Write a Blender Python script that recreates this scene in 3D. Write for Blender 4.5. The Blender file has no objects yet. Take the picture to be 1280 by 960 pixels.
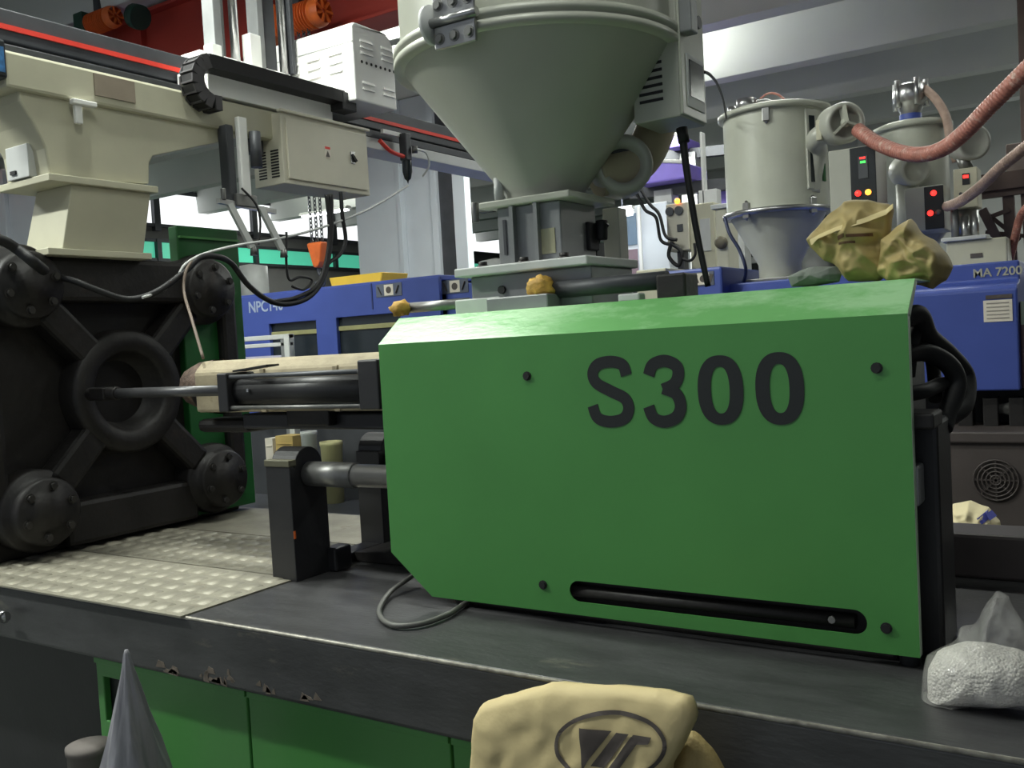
import bpy, bmesh, math, random
from mathutils import Vector, Matrix, noise
from mathutils.geometry import tessellate_polygon
from mathutils.bvhtree import BVHTree
random.seed(7)
S = bpy.context.scene
COL = S.collection
PI = math.pi

# ------------------------------------------------------------------ camera
F = 1180.0                       # focal length in pixels of the 1280 wide frame
CAM = Vector((0, 0, 1.65))
YAW, ROLL = math.radians(33), math.atan(0.056)
PIT = math.atan(53 * math.cos(ROLL) / F)
FW = Vector((-math.sin(YAW) * math.cos(PIT), math.cos(YAW) * math.cos(PIT), -math.sin(PIT)))
_r = Vector((math.cos(YAW), math.sin(YAW), 0)); _u = _r.cross(FW)
RT = _r * math.cos(ROLL) - _u * math.sin(ROLL)
UP = _u * math.cos(ROLL) + _r * math.sin(ROLL)
cd = bpy.data.cameras.new('camera'); cam = bpy.data.objects.new('camera', cd); COL.objects.link(cam)
cd.sensor_width = 36; cd.lens = 36 * F / 1280; cd.clip_start = 0.05; cd.clip_end = 200
m = Matrix((RT, UP, -FW)).transposed().to_4x4(); m.translation = CAM
cam.matrix_world = m
S.camera = cam

def at(px, py, X=None, Y=None, Z=None):
    """real-world point seen at a pixel, on a given plane of the machine hall"""
    d = FW + RT * ((px - 640) / F) - UP * ((py - 480) / F)
    s = (X - CAM.x) / d.x if X is not None else (Y - CAM.y) / d.y if Y is not None else (Z - CAM.z) / d.z
    return CAM + d * s

# ------------------------------------------------------------------ world, light level
S.view_settings.view_transform = 'Standard'; S.view_settings.look = 'None'
S.view_settings.gamma = 1; S.view_settings.use_curve_mapping = False
S.view_settings.exposure = 0.0
W = bpy.data.worlds.new('hall_air'); S.world = W; W.use_nodes = True
W.node_tree.nodes['Background'].inputs[0].default_value = (0.80, 0.88, 1.0, 1)
W.node_tree.nodes['Background'].inputs[1].default_value = 0.38
LAMP_W = 1.0                     # scale of every ceiling tube light
# (x, y, z, watts): the hall's ceiling tube lights (built as fixtures further down)
LAMPS = [(-4.9, 0.2, 4.45, 165), (-7.4, 0.2, 4.45, 80), (-0.9, 1.0, 4.45, 28),  # last one here: unseen lamp added to brighten the hood top
         (-3.5, 2.3, 4.5, 110), (-1.6, 6.2, 4.45, 45), (-5.2, 7.2, 4.45, 60), (1.4, 6.2, 4.45, 20),
         (-5.0, 10.2, 4.45, 170), (3.4, 12.2, 4.45, 170), (-9.0, 10.2, 4.45, 60), (-12.0, 6.2, 4.45, 40), (-13.5, 14.2, 4.45, 60)]

# ------------------------------------------------------------------ materials
def lin(c):
    return tuple(((v / 255) / 12.92 if v / 255 <= 0.04045 else ((v / 255 + 0.055) / 1.055) ** 2.4) for v in c)
MATS = {}
def M(name, rgb, rough=0.5, metal=0.0, var=0.12, scale=6.0, bump=0.0, bscale=60.0, dirt=None, dthr=0.6, dscale=3.0, emit=0.0, alpha=1.0, trans=0.0, coat=0.0, spec=0.5, stretch=None):
    if name in MATS: return MATS[name]
    mt = bpy.data.materials.new(name); mt.use_nodes = True
    nt = mt.node_tree; b = nt.nodes['Principled BSDF']; L = nt.links
    c = lin(rgb)
    b.inputs['Roughness'].default_value = rough; b.inputs['Metallic'].default_value = metal
    b.inputs['Specular IOR Level'].default_value = spec
    if coat: b.inputs['Coat Weight'].default_value = coat
    if trans: b.inputs['Transmission Weight'].default_value = trans
    b.inputs['Alpha'].default_value = alpha
    if emit:
        b.inputs['Emission Color'].default_value = (*c, 1); b.inputs['Emission Strength'].default_value = emit
    tc = nt.nodes.new('ShaderNodeTexCoord'); src = tc.outputs['Object']
    if stretch:
        mp = nt.nodes.new('ShaderNodeMapping'); mp.inputs['Scale'].default_value = stretch
        L.new(src, mp.inputs[0]); src = mp.outputs[0]
    n1 = nt.nodes.new('ShaderNodeTexNoise'); n1.inputs['Scale'].default_value = scale; n1.inputs['Detail'].default_value = 6
    L.new(src, n1.inputs['Vector'])
    rp = nt.nodes.new('ShaderNodeValToRGB')
    rp.color_ramp.elements[0].position = 0.3; rp.color_ramp.elements[1].position = 0.7
    rp.color_ramp.elements[0].color = (*[max(0, v * (1 - var)) for v in c], 1)
    rp.color_ramp.elements[1].color = (*[min(1, v * (1 + var)) for v in c], 1)
    L.new(n1.outputs['Fac'], rp.inputs[0]); out = rp.outputs[0]
    if dirt:
        n2 = nt.nodes.new('ShaderNodeTexNoise'); n2.inputs['Scale'].default_value = dscale; n2.inputs['Detail'].default_value = 9
        n2.inputs['Roughness'].default_value = 0.7
        L.new(src, n2.inputs['Vector'])
        r2 = nt.nodes.new('ShaderNodeValToRGB'); r2.color_ramp.elements[0].position = dthr; r2.color_ramp.elements[1].position = dthr + 0.12
        L.new(n2.outputs['Fac'], r2.inputs[0])
        mx = nt.nodes.new('ShaderNodeMix'); mx.data_type = 'RGBA'
        L.new(r2.outputs[0], mx.inputs['Factor']); L.new(out, mx.inputs['A']); mx.inputs['B'].default_value = (*lin(dirt), 1)
        out = mx.outputs['Result']
    L.new(out, b.inputs['Base Color'])
    if bump:
        n3 = nt.nodes.new('ShaderNodeTexNoise'); n3.inputs['Scale'].default_value = bscale; n3.inputs['Detail'].default_value = 4
        L.new(src, n3.inputs['Vector'])
        bp = nt.nodes.new('ShaderNodeBump'); bp.inputs['Strength'].default_value = bump; bp.inputs['Distance'].default_value = 0.01
        L.new(n3.outputs['Fac'], bp.inputs['Height']); L.new(bp.outputs[0], b.inputs['Normal'])
    MATS[name] = mt
    return mt

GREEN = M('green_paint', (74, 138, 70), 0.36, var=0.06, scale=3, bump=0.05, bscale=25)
GREEN_T = M('sheen_green_paint', (112, 176, 106), 0.3, var=0.08, scale=3, bump=0.08, bscale=40, dirt=(160, 206, 154), dthr=0.46, dscale=2.2, stretch=(0.8, 2, 2))  # hood top's bright sheen painted in as lighter green and pale patches
GREEN_D = M('dark_green_paint', (26, 92, 40), 0.5, var=0.1)
IRON = M('oily_black_casting', (25, 22, 21), 0.55, var=0.3, scale=5, bump=0.25, bscale=30, dirt=(50, 40, 36), dthr=0.6, dscale=4)
BLACK = M('black_paint', (33, 33, 35), 0.45, var=0.2, bump=0.05)
BEDTOP = M('worn_black_bed_paint', (62, 62, 63), 0.40, var=0.25, scale=9, bump=0.12, bscale=50, dirt=(112, 108, 96), dthr=0.61, dscale=4, stretch=(0.7, 2.0, 2.0))
CHIP = M('chipped_primer', (104, 94, 84), 0.8, var=0.3, scale=40)
BEDEDGE = M('scuffed_edge', (150, 146, 136), 0.45, metal=0.3, var=0.4, scale=40)
TREAD = M('tread_plate_steel', (142, 138, 124), 0.5, metal=0.25, var=0.2, scale=9, bump=0.1, dirt=(104, 94, 76), dthr=0.6, dscale=6)
STEEL = M('bright_steel', (178, 178, 178), 0.28, metal=0.9, var=0.12, scale=12)
DSTEEL = M('dull_steel', (128, 128, 126), 0.42, metal=0.7, var=0.2, scale=14)
CREAM = M('cream_paint', (192, 189, 166), 0.45, var=0.06, dirt=(150, 138, 104), dthr=0.72, dscale=3)
CREAM_W = M('yellowed_barrel_insulation', (158, 147, 122), 0.75, var=0.14, scale=14, bump=0.2, dirt=(120, 104, 80), dthr=0.62, dscale=7)
WHITE = M('white_plastic', (240, 240, 236), 0.4, var=0.03)
CABGREY = M('cabinet_grey_paint', (206, 202, 184), 0.5, var=0.04)
GREYP = M('light_grey_paint', (196, 198, 196), 0.5, var=0.08)
HOPGREY = M('hopper_grey_paint', (176, 177, 166), 0.38, var=0.08, scale=3, dirt=(110, 108, 98), dthr=0.75, dscale=4)
HOPRIM = M('hopper_rim_paint', (186, 188, 174), 0.35, var=0.06)
MGREY = M('mid_grey_metal', (140, 142, 142), 0.45, metal=0.4, var=0.15)
DGREY = M('dark_grey_metal', (74, 76, 80), 0.5, metal=0.3, var=0.15)
BLUE = M('blue_machine_paint', (66, 84, 160), 0.45, var=0.08, scale=3)
BLUE_D = M('deep_blue_paint', (48, 58, 112), 0.5, var=0.1)
RUBBER = M('black_rubber', (22, 22, 24), 0.6, var=0.2)
RED = M('red_rail_strip', (226, 62, 48), 0.5, var=0.1)
CRANE = M('red_crane_paint', (170, 58, 46), 0.55, var=0.15, scale=2)
ORANGE = M('orange_enamel', (228, 110, 46), 0.45, var=0.15, scale=12)
PURPLE = M('purple_plastic', (150, 130, 232), 0.45, var=0.06)
YELLOW = M('yellow_plastic', (238, 196, 66), 0.5, var=0.06)
SACK = M('kraft_sack_paper', (206, 188, 140), 0.72, var=0.08, scale=5, bump=0.35, bscale=14, dirt=(190, 160, 96), dthr=0.68, dscale=3)
SACK_O = M('olive_yellow_sack', (178, 159, 106), 0.6, var=0.2, scale=7, bump=0.4, bscale=18, dirt=(112, 94, 54), dthr=0.6, dscale=5)
INK = M('printed_ink', (82, 74, 70), 0.6, var=0.1)
INKBLK = M('black_vinyl_letters', (26, 30, 30), 0.45, var=0.1)
CONC = M('painted_concrete', (206, 208, 204), 0.85, var=0.05, scale=1.2)
CONC_D = M('grey_concrete', (120, 120, 118), 0.9, var=0.12, scale=1.5)
FLOORM = M('factory_floor', (96, 100, 96), 0.6, var=0.2, scale=1.5)
COLW = M('column_white_paint', (210, 216, 222), 0.6, var=0.05, scale=2)
HOSE = M('pink_wire_reinforced_hose', (178, 118, 104), 0.45, var=0.2, scale=30, dirt=(206, 176, 162), dthr=0.55, dscale=24)
HOSE_G = M('dusty_hose', (176, 150, 136), 0.5, var=0.15, scale=30)
GREASE = M('ochre_resin_lump', (190, 150, 66), 0.7, var=0.35, scale=25, bump=0.6, bscale=40)
PANEL_BLK = M('black_control_panel', (34, 38, 42), 0.35, var=0.1)
SCREEN = M('dark_screen_glass', (40, 46, 50), 0.15, var=0.1)
BROWN = M('brown_dusty_machine_paint', (76, 69, 67), 0.55, var=0.15, scale=4)
PAPER = M('paper_label', (222, 214, 200), 0.7, var=0.05)
GLASSW = M('daylit_window_glass', (240, 244, 244), 0.4, emit=1.3, var=0.02)
GLASST = M('teal_lit_window_glass', (92, 214, 176), 0.4, emit=0.55, var=0.2, scale=0.6)
TUBE = M('lit_fluorescent_tube', (250, 252, 255), 0.4, emit=8.0, var=0.0)
LED_R = M('red_indicator_lamp', (255, 46, 40), 0.3, emit=3.0, var=0.0)
LED_O = M('orange_indicator_lamp', (255, 160, 60), 0.3, emit=3.0, var=0.0)
LED_G = M('green_indicator_lamp', (70, 255, 90), 0.3, emit=2.0, var=0.0)
POLY = M('cloudy_plastic_film', (136, 135, 142), 0.28, var=0.35, scale=5, stretch=(4, 4, 0.5), dirt=(196, 194, 190), dthr=0.62, dscale=4, alpha=0.86, bump=0.3, bscale=12, spec=0.8)
CLEAR = M('clear_bag_film', (214, 212, 208), 0.12, var=0.1, alpha=0.27, bump=0.8, bscale=22, spec=1.0)
CARD = M('grey_brown_cardboard', (108, 102, 98), 0.8, var=0.1)
TAN = M('tan_duct', (176, 166, 140), 0.55, var=0.1)

# ------------------------------------------------------------------ mesh builder
OFF = {}
def rotz(a): return Matrix.Rotation(a, 3, 'Z')
class MB:
    def __init__(s): s.v = []; s.f = []; s.sm = []
    def quadface(s, ids, sm=False): s.f.append(tuple(ids)); s.sm.append(sm)
    def box(s, x0, x1, y0, y1, z0, z1):
        n = len(s.v)
        s.v += [Vector(p) for p in ((x0,y0,z0),(x1,y0,z0),(x1,y1,z0),(x0,y1,z0),(x0,y0,z1),(x1,y0,z1),(x1,y1,z1),(x0,y1,z1))]
        for q in ((0,3,2,1),(4,5,6,7),(0,1,5,4),(1,2,6,5),(2,3,7,6),(3,0,4,7)): s.quadface([n + i for i in q])
        return s
    def obox(s, c, size, R=None):
        n = len(s.v); c = Vector(c); h = [a / 2 for a in size]
        mm = MB().box(-h[0], h[0], -h[1], h[1], -h[2], h[2])
        for p in mm.v: s.v.append(c + (R @ p if R else p))
        for q in mm.f: s.quadface([n + i for i in q])
        return s
    def bar(s, p0, p1, w, h=None):
        """rectangular bar from p0 to p1"""
        p0, p1 = Vector(p0), Vector(p1); d = (p1 - p0); z = d.normalized()
        a = Vector((0, 0, 1)) if abs(z.z) < 0.95 else Vector((0, 1, 0))
        x = a.cross(z).normalized(); y = z.cross(x)
        R = Matrix((x, y, z)).transposed()
        return s.obox((p0 + p1) / 2, (w, h or w, d.length), R)
    def ring(s, c, x, y, r, n):
        k = len(s.v)
        for i in range(n):
            a = 2 * PI * i / n
            s.v.append(c + x * (r * math.cos(a)) + y * (r * math.sin(a)))
        return k
    def cyl(s, p0, p1, r0, r1=None, n=20, caps=True):
        p0, p1 = Vector(p0), Vector(p1); r1 = r0 if r1 is None else r1
        z = (p1 - p0).normalized(); a = Vector((0, 0, 1)) if abs(z.z) < 0.9 else Vector((1, 0, 0))
        x = a.cross(z).normalized(); y = z.cross(x)
        A = s.ring(p0, x, y, r0, n); B = s.ring(p1, x, y, r1, n)
        for i in range(n):
            j = (i + 1) % n; s.quadface((A + i, A + j, B + j, B + i), True)
        if caps:
            s.quadface([A + i for i in reversed(range(n))]); s.quadface([B + i for i in range(n)])
        return s
    def turn(s, c, axis, prof, n=32):
        """surface of revolution: prof = [(radius, distance along axis)]; equal consecutive points make creases"""
        c = Vector(c); z = Vector(axis).normalized(); a = Vector((0, 0, 1)) if abs(z.z) < 0.9 else Vector((1, 0, 0))
        x = a.cross(z).normalized(); y = z.cross(x); prev = None
        for (r0, h0), (r1, h1) in zip(prof, prof[1:]):
            A = s.ring(c + z * h0, x, y, max(r0, 1e-4), n); B = s.ring(c + z * h1, x, y, max(r1, 1e-4), n)
            for i in range(n):
                j = (i + 1) % n; s.quadface((A + i, A + j, B + j, B + i), True)
        return s
    def tube(s, pts, r, n=10, sub=6, caps=True):
        P = [Vector(p) for p in pts]
        if len(P) > 2 and sub > 1:
            Q = []
            for i in range(len(P) - 1):
                a, b = P[max(i - 1, 0)], P[i]; c, d = P[i + 1], P[min(i + 2, len(P) - 1)]
                for k in range(sub):
                    t = k / sub
                    Q.append(0.5 * ((2 * b) + (c - a) * t + (2 * a - 5 * b + 4 * c - d) * t * t + (3 * b - a - 3 * c + d) * t ** 3))
            Q.append(P[-1]); P = Q
        rr = r if callable(r) else (lambda t: r)
        x = None; rings = []
        for i, p in enumerate(P):
            z = (P[min(i + 1, len(P) - 1)] - P[max(i - 1, 0)])
            z = z.normalized() if z.length > 1e-9 else Vector((0, 0, 1))
            if x is None:
                a = Vector((0, 0, 1)) if abs(z.z) < 0.9 else Vector((1, 0, 0)); x = a.cross(z).normalized()
            else:
                x = (x - z * x.dot(z)).normalized()
            rings.append(s.ring(p, x, z.cross(x), rr(i / (len(P) - 1)), n))
        for A, B in zip(rings, rings[1:]):
            for i in range(n):
                j = (i + 1) % n; s.quadface((A + i, A + j, B + j, B + i), True)
        if caps:
            s.quadface([rings[0] + i for i in reversed(range(n))]); s.quadface([rings[-1] + i for i in range(n)])
        return s
    def prism(s, poly, axis, a0, a1, holes=(), smooth=False):
        """polygon (with holes) swept along an axis. axis 'x': poly=(y,z), 'y': (x,z), 'z': (x,y)"""
        def P(q, a): return Vector({'x': (a, q[0], q[1]), 'y': (q[0], a, q[1]), 'z': (q[0], q[1], a)}[axis])
        loops = [list(poly)] + [list(h) for h in holes]
        flat = [q for lp in loops for q in lp]
        n = len(s.v); k = len(flat)
        s.v += [P(q, a0) for q in flat] + [P(q, a1) for q in flat]
        for t in tessellate_polygon([[Vector((q[0], q[1], 0)) for q in lp] for lp in loops]):
            s.quadface([n + i for i in t]); s.quadface([n + k + i for i in reversed(t)])
        o = n
        for lp in loops:
            L_ = len(lp)
            for i in range(L_):
                j = (i + 1) % L_; s.quadface((o + i, o + j, o + j + k, o + i + k), smooth)
            o += L_
        return s
    def mesh(s, name, off=Vector((0, 0, 0)), fix=True):
        me = bpy.data.meshes.new(name)
        me.from_pydata([tuple(p - off) for p in s.v], [], s.f)
        me.polygons.foreach_set('use_smooth', s.sm)
        if fix:
            bm = bmesh.new(); bm.from_mesh(me)
            bmesh.ops.remove_doubles(bm, verts=bm.verts, dist=1e-5)
            bmesh.ops.recalc_face_normals(bm, faces=bm.faces); bm.to_mesh(me); bm.free()
        me.update()
        return me
    def build(s, name, mat, parent=None, bevel=0.0, label=None, fix=True):
        off = OFF.get(parent.name, Vector((0, 0, 0))) if parent else Vector((0, 0, 0))
        me = s.mesh(name, off, fix); me.materials.append(mat)
        return link(name, me, parent, off, bevel, label)
def link(name, me, parent, off, bevel=0.0, label=None):
    o = bpy.data.objects.new(name, me); COL.objects.link(o)
    if parent: o.parent = parent
    OFF[o.name] = off.copy()
    if label: o['label'] = label
    if bevel:
        b = o.modifiers.new('bevel', 'BEVEL'); b.width = bevel; b.segments = 2; b.limit_method = 'ANGLE'; b.angle_limit = 0.6
    return o
def thing(name, label, cat, loc=(0, 0, 0), group=None):
    o = bpy.data.objects.new(name, None); o.empty_display_size = 0.05; COL.objects.link(o); o.location = loc
    o['label'] = label; o['category'] = cat
    if group: o['group'] = group
    OFF[o.name] = Vector(loc)
    return o
def single(o, label, cat, group=None):
    o['label'] = label; o['category'] = cat
    if group: o['group'] = group
    return o
def struct(o): o['kind'] = 'structure'; return o
def centre(o):
    """move a one-mesh thing's origin to the middle of its base"""
    vs = [v.co for v in o.data.vertices]
    c = Vector(((min(v.x for v in vs) + max(v.x for v in vs)) / 2, (min(v.y for v in vs) + max(v.y for v in vs)) / 2, min(v.z for v in vs)))
    o.data.transform(Matrix.Translation(-c)); o.location = c
    return o
def inst(name, me, parent, loc, R=None):
    """one more object sharing mesh data, at a world position under parent"""
    o = bpy.data.objects.new(name, me); COL.objects.link(o); o.parent = parent
    o.location = Vector(loc) - OFF[parent.name]
    if R: o.rotation_euler = R.to_euler()
    return o
def proto(mb, name, mat):
    me = mb.mesh(name); me.materials.append(mat); return me
RX = Matrix.Rotation(PI / 2, 3, 'Y')        # local z -> world +x
RY = Matrix.Rotation(PI / 2, 3, 'X')        # local z -> world -y
BOLT = proto(MB().cyl((0,0,0),(0,0,0.010),0.011,n=6).cyl((0,0,-0.002),(0,0,0.002),0.015,n=12), 'bolt', DSTEEL)
BOLT_D = proto(MB().cyl((0,0,0),(0,0,0.014),0.013,n=6).cyl((0,0,-0.003),(0,0,0.003),0.018,n=12), 'bolt', M('dark_bolt_steel', (58, 56, 54), 0.45, metal=0.4))
SCREW_B = proto(MB().cyl((0,0,0),(0,0,0.006),0.009,n=10).cyl((0,0,-0.002),(0,0,0.002),0.012,n=12), 'screw', RUBBER)
def letters(name, body, size, loc, mat, parent, R=None, shear=0.0, offset=0.0, sx=1.0):
    """flat lettering on a face; by default on a face looking towards -y"""
    cu = bpy.data.curves.new(name, 'FONT'); cu.body = body; cu.size = size; cu.extrude = 0.0008; cu.shear = shear; cu.offset = offset
    t = bpy.data.objects.new(name, cu); COL.objects.link(t)
    me = bpy.data.meshes.new_from_object(t.evaluated_get(bpy.context.evaluated_depsgraph_get()))
    bpy.data.objects.remove(t)
    me.transform(Matrix.Diagonal((sx, 1, 1, 1))); me.transform((R or RY).to_4x4())
    me.materials.clear(); me.materials.append(mat)
    off = OFF[parent.name]
    o = link(name, me, parent, off); o.location = Vector(loc) - off
    return o
def stroke(mb, pts, w, y, dy=0.0012, sub=8):
    """flat ribbon lettering stroke on a plane y=const: pts=(x,z), w width (number or list)"""
    P = [Vector((p[0], p[1])) for p in pts]; ws = w if isinstance(w, (list, tuple)) else [w] * len(P)
    Q = []; WQ = []
    for i in range(len(P) - 1):
        a, b = P[max(i-1,0)], P[i]; c, d = P[i+1], P[min(i+2,len(P)-1)]
        for k in range(sub):
            t = k / sub
            Q.append(0.5*((2*b)+(c-a)*t+(2*a-5*b+4*c-d)*t*t+(3*b-a-3*c+d)*t**3)); WQ.append(ws[i]*(1-t)+ws[i+1]*t)
    Q.append(P[-1]); WQ.append(ws[-1])
    lo = []
    for i, q in enumerate(Q):
        t = (Q[min(i+1,len(Q)-1)] - Q[max(i-1,0)]).normalized(); nrm = Vector((-t.y, t.x)) * WQ[i] / 2
        n = len(mb.v)
        for sgn, yy in ((1, y), (-1, y), (1, y - dy), (-1, y - dy)):
            mb.v.append(Vector((q.x + sgn * nrm.x, yy, q.y + sgn * nrm.y)))
        lo.append(n)
    for A, B in zip(lo, lo[1:]):
        for i, j in ((0, 1), (1, 3), (3, 2), (2, 0)): mb.quadface((A + i, A + j, B + j, B + i))
    for A in (lo[0], lo[-1]): mb.quadface((A, A + 1, A + 3, A + 2))
def resample(poly, n):
    P = [Vector(p) for p in poly]; L = [0]
    for i in range(len(P)): L.append(L[-1] + (P[(i + 1) % len(P)] - P[i]).length)
    out = []
    for k in range(n):
        d = L[-1] * k / n
        i = max(j for j in range(len(P)) if L[j] <= d + 1e-12)
        t = (d - L[i]) / max(L[i + 1] - L[i], 1e-9); out.append(P[i].lerp(P[(i + 1) % len(P)], t))
    return out
def pillow(outline, y, tf, tb, amp=0.01, freq=9.0, n=110, rings=26, seed=0.0, ridge=(1, 0), ramp=0.0, rfreq=30, power=0.5, wob=0.004, sheary=0.0):
    """a stuffed or crumpled sack: outline (x,z) puffed out along y with folds"""
    P = resample(outline, n); c = sum(P, Vector((0, 0))) / n; mb = MB()
    z0 = min(p.y for p in P)
    def pt(q, s, side, t):
        v3 = Vector((q.x * freq, side * 3.1 + seed, q.y * freq))
        nz = noise.noise(v3) + 0.35 * noise.noise(v3 * 2.7)
        cre = (0.5 - 1.6 * abs(noise.noise(v3 * 0.7 + Vector((5, 0, 0))))) + 0.55 * (0.45 - 1.7 * abs(noise.noise(v3 * 1.9 + Vector((0, 9, 0)))))
        rr = ramp * math.sin((q.x * ridge[0] + q.y * ridge[1]) * rfreq + 3 * nz) * min(1, 3 * (1 - s) + 0.3)
        prof = max(0.0, 1 - s ** 2) ** power
        dy = side * (t * prof + (amp * (nz + cre) + rr) * min(1, 4 * (1 - s) + 0.12))
        return Vector((q.x + wob * noise.noise(q.to_3d() * 25 + Vector((0, 0, seed))), y + dy + sheary * (q.y - z0), q.y + wob * noise.noise(q.to_3d() * 25 + Vector((7, 0, seed)))))
    prevs = None
    base = [len(mb.v) + i for i in range(n)]
    for q in P: mb.v.append(pt(q, 1.0, 1, 0))
    for side, t in ((-1, tf), (1, tb)):
        prev = base
        for k in range(1, rings):
            s = 1 - k / rings; s_ = s
            cur = []
            for q in P:
                cur.append(len(mb.v)); mb.v.append(pt(c + (q - c) * s_, s, side, t))
            for i in range(n):
                j = (i + 1) % n; mb.quadface((prev[i], prev[j], cur[j], cur[i]) if side < 0 else (prev[j], prev[i], cur[i], cur[j]), True)
            prev = cur
        k = len(mb.v); mb.v.append(pt(c, 0.0, side, t))
        for i in range(n):
            j = (i + 1) % n; mb.quadface((prev[i], prev[j], k) if side < 0 else (prev[j], prev[i], k), True)
    return mb
def drape(parent_mb, mb):
    """press flat print onto a sack's front (rays along +y)"""
    bv = BVHTree.FromPolygons([tuple(v) for v in parent_mb.v], parent_mb.f)
    for i, v in enumerate(mb.v):
        h = bv.ray_cast(Vector((v.x, -5, v.z)), Vector((0, 1, 0)))
        if h[0]: mb.v[i] = Vector((v.x, h[0].y - 0.0025, v.z))
    return mb

# ================================================================== the hall
struct(MB().box(-20.2, 9, -6, 30.2, -0.2, 0).build('floor', FLOORM))
ceil = struct(MB().box(-20.2, 9, -6, 30.2, 5.25, 5.45).build('ceiling', CONC))
for k in range(-7, 10):
    y = 11.05 + 2.0 * k
    if y < -5 or y > 29: continue
    MB().prism([(y, 4.65), (y + 0.26, 4.65), (y + 0.42, 5.25), (y - 0.06, 5.25)], 'x', -16, 9).build('beam', CONC, ceil, 0.01)
wl = MB().box(-16.2, -16, -6, 30, 0, 5.25)
struct(wl.build('wall_left', CONC_D))
struct(MB().box(-20, 9, 30, 30.2, 0, 5.25).build('wall_back', CONC_D))
struct(MB().box(-3.6, 9, 16.4, 16.6, 0, 5.25).build('wall_partition', CONC))
struct(MB().box(8.8, 9, -6, 30, 0, 5.25).build('wall_right', CONC_D))
# clerestory and teal window bands high on the left wall
w1 = struct(MB().box(-15.99, -15.9, 2, 29.5, 4.98, 5.06).box(-15.99, -15.9, 2, 29.5, 4.30, 4.36).build('window_1', DGREY))
for i in range(11):
    y0 = 2 + i * 2.5
    MB().box(-15.97, -15.95, y0 + 0.08, y0 + 2.42, 4.36, 4.98).build('pane', GLASSW, w1)
    MB().box(-15.99, -15.88, y0 - 0.06, y0 + 0.08, 4.22, 5.06).build('mullion', DGREY, w1)
w2 = struct(MB().box(-15.99, -15.9, 2, 29.5, 4.00, 4.06).box(-15.99, -15.9, 2, 29.5, 3.62, 3.68).build('window_2', DGREY))
for i in range(11):
    y0 = 2 + i * 2.5
    MB().box(-15.97, -15.95, y0 + 0.06, y0 + 2.44, 3.68, 4.0).build('pane', GLASST, w2)
    MB().box(-15.99, -15.88, y0 - 0.04, y0 + 0.06, 3.62, 4.06).build('mullion', DGREY, w2)

# ceiling tube lights: fixture body, two tubes, and the lamp's light
def tube_light(x, y, z, watts, label):
    t = thing('tube_light', label, 'ceiling lamp', (x, y, z), 'fluorescent ceiling lamps')
    MB().prism([(y - 0.11, z + 0.02), (y + 0.11, z + 0.02), (y + 0.05, z + 0.08), (y - 0.05, z + 0.08)], 'x', x - 0.65, x + 0.65).build('reflector', WHITE, t)
    for s in (-1, 1): MB().cyl((x - 0.6, y + s * 0.05, z), (x + 0.6, y + s * 0.05, z), 0.014, n=10).build('tube', TUBE, t)
    for s in (-1, 1): MB().cyl((x + s * 0.45, y, z + 0.08), (x + s * 0.45, y, 5.25), 0.006, n=6).build('hanger', DGREY, t)
    for nm, rx, e, dz in (('lamp_light', 0, 1.0, -0.03), ('lamp_uplight', PI, 0.45, 0.10)):
        ld = bpy.data.lights.new(nm, 'AREA'); ld.shape = 'RECTANGLE'; ld.size = 1.25; ld.size_y = 0.16
        ld.energy = watts * e * LAMP_W; ld.color = (0.96, 1.0, 0.93)
        lo = bpy.data.objects.new(nm, ld); COL.objects.link(lo); lo.parent = t; lo.location = (0, 0, dz); lo.rotation_euler = (rx, 0, 0)
LL = ['tube lamp over the near aisle beside the robot', 'tube lamp over the near aisle further left', 'added unseen tube lamp near the viewer brightening the hood top',
      'tube lamp hanging above the green machine', 'tube lamp above the grey hopper dryers', 'tube lamp above the blue machine beyond the crane girder', 'tube lamp above the lattice frame at the right',
      'tube lamp hidden behind the large hopper, lighting the ceiling beams', 'tube lamp under the far ceiling beams at the right', 'tube lamp beyond the white column',
      'tube lamp near the clerestory windows', 'tube lamp in the far left corner of the hall']
for (x, y, z, w), lb in zip(LAMPS, LL): tube_light(x, y, z, w, lb)

# ================================================================== green injection moulding machine
G = thing('injection_moulding_machine', 'green and black injection moulding machine marked S300', 'machine', (-2.0, 2.4, 0))
BZ = 0.92
bed = MB().box(-6.2, 1.6, 1.705, 3.12, 0.735, BZ).build('machine_bed', BEDTOP, G, 0.012)
for k in range(26):
    x = -2.45 + random.random() * 0.72; z = 0.742 + abs(random.gauss(0, 0.012)); w = random.uniform(0.01, 0.05)
    MB().prism([(x, z), (x + w, z + random.uniform(-0.004, 0.004)), (x + w * 0.8, z + random.uniform(0.006, 0.02)), (x + w * 0.3, z + random.uniform(0.006, 0.026))], 'y', 1.7038, 1.7052).build('paint_chip', CHIP, bed)
MB().tube([(-6.2, 1.7085, BZ - 0.004), (1.6, 1.7085, BZ - 0.004)], 0.0055, n=8).build('bed_edge', BEDEDGE, bed)
MB().box(-6.1, 1.5, 1.90, 3.0, 0.0, 0.735).build('base_frame', BLACK, G)
MB().box(-2.2, 1.6, 2.86, 3.02, BZ, 1.045).build('bed_rail', BROWN, G, 0.01)
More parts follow.
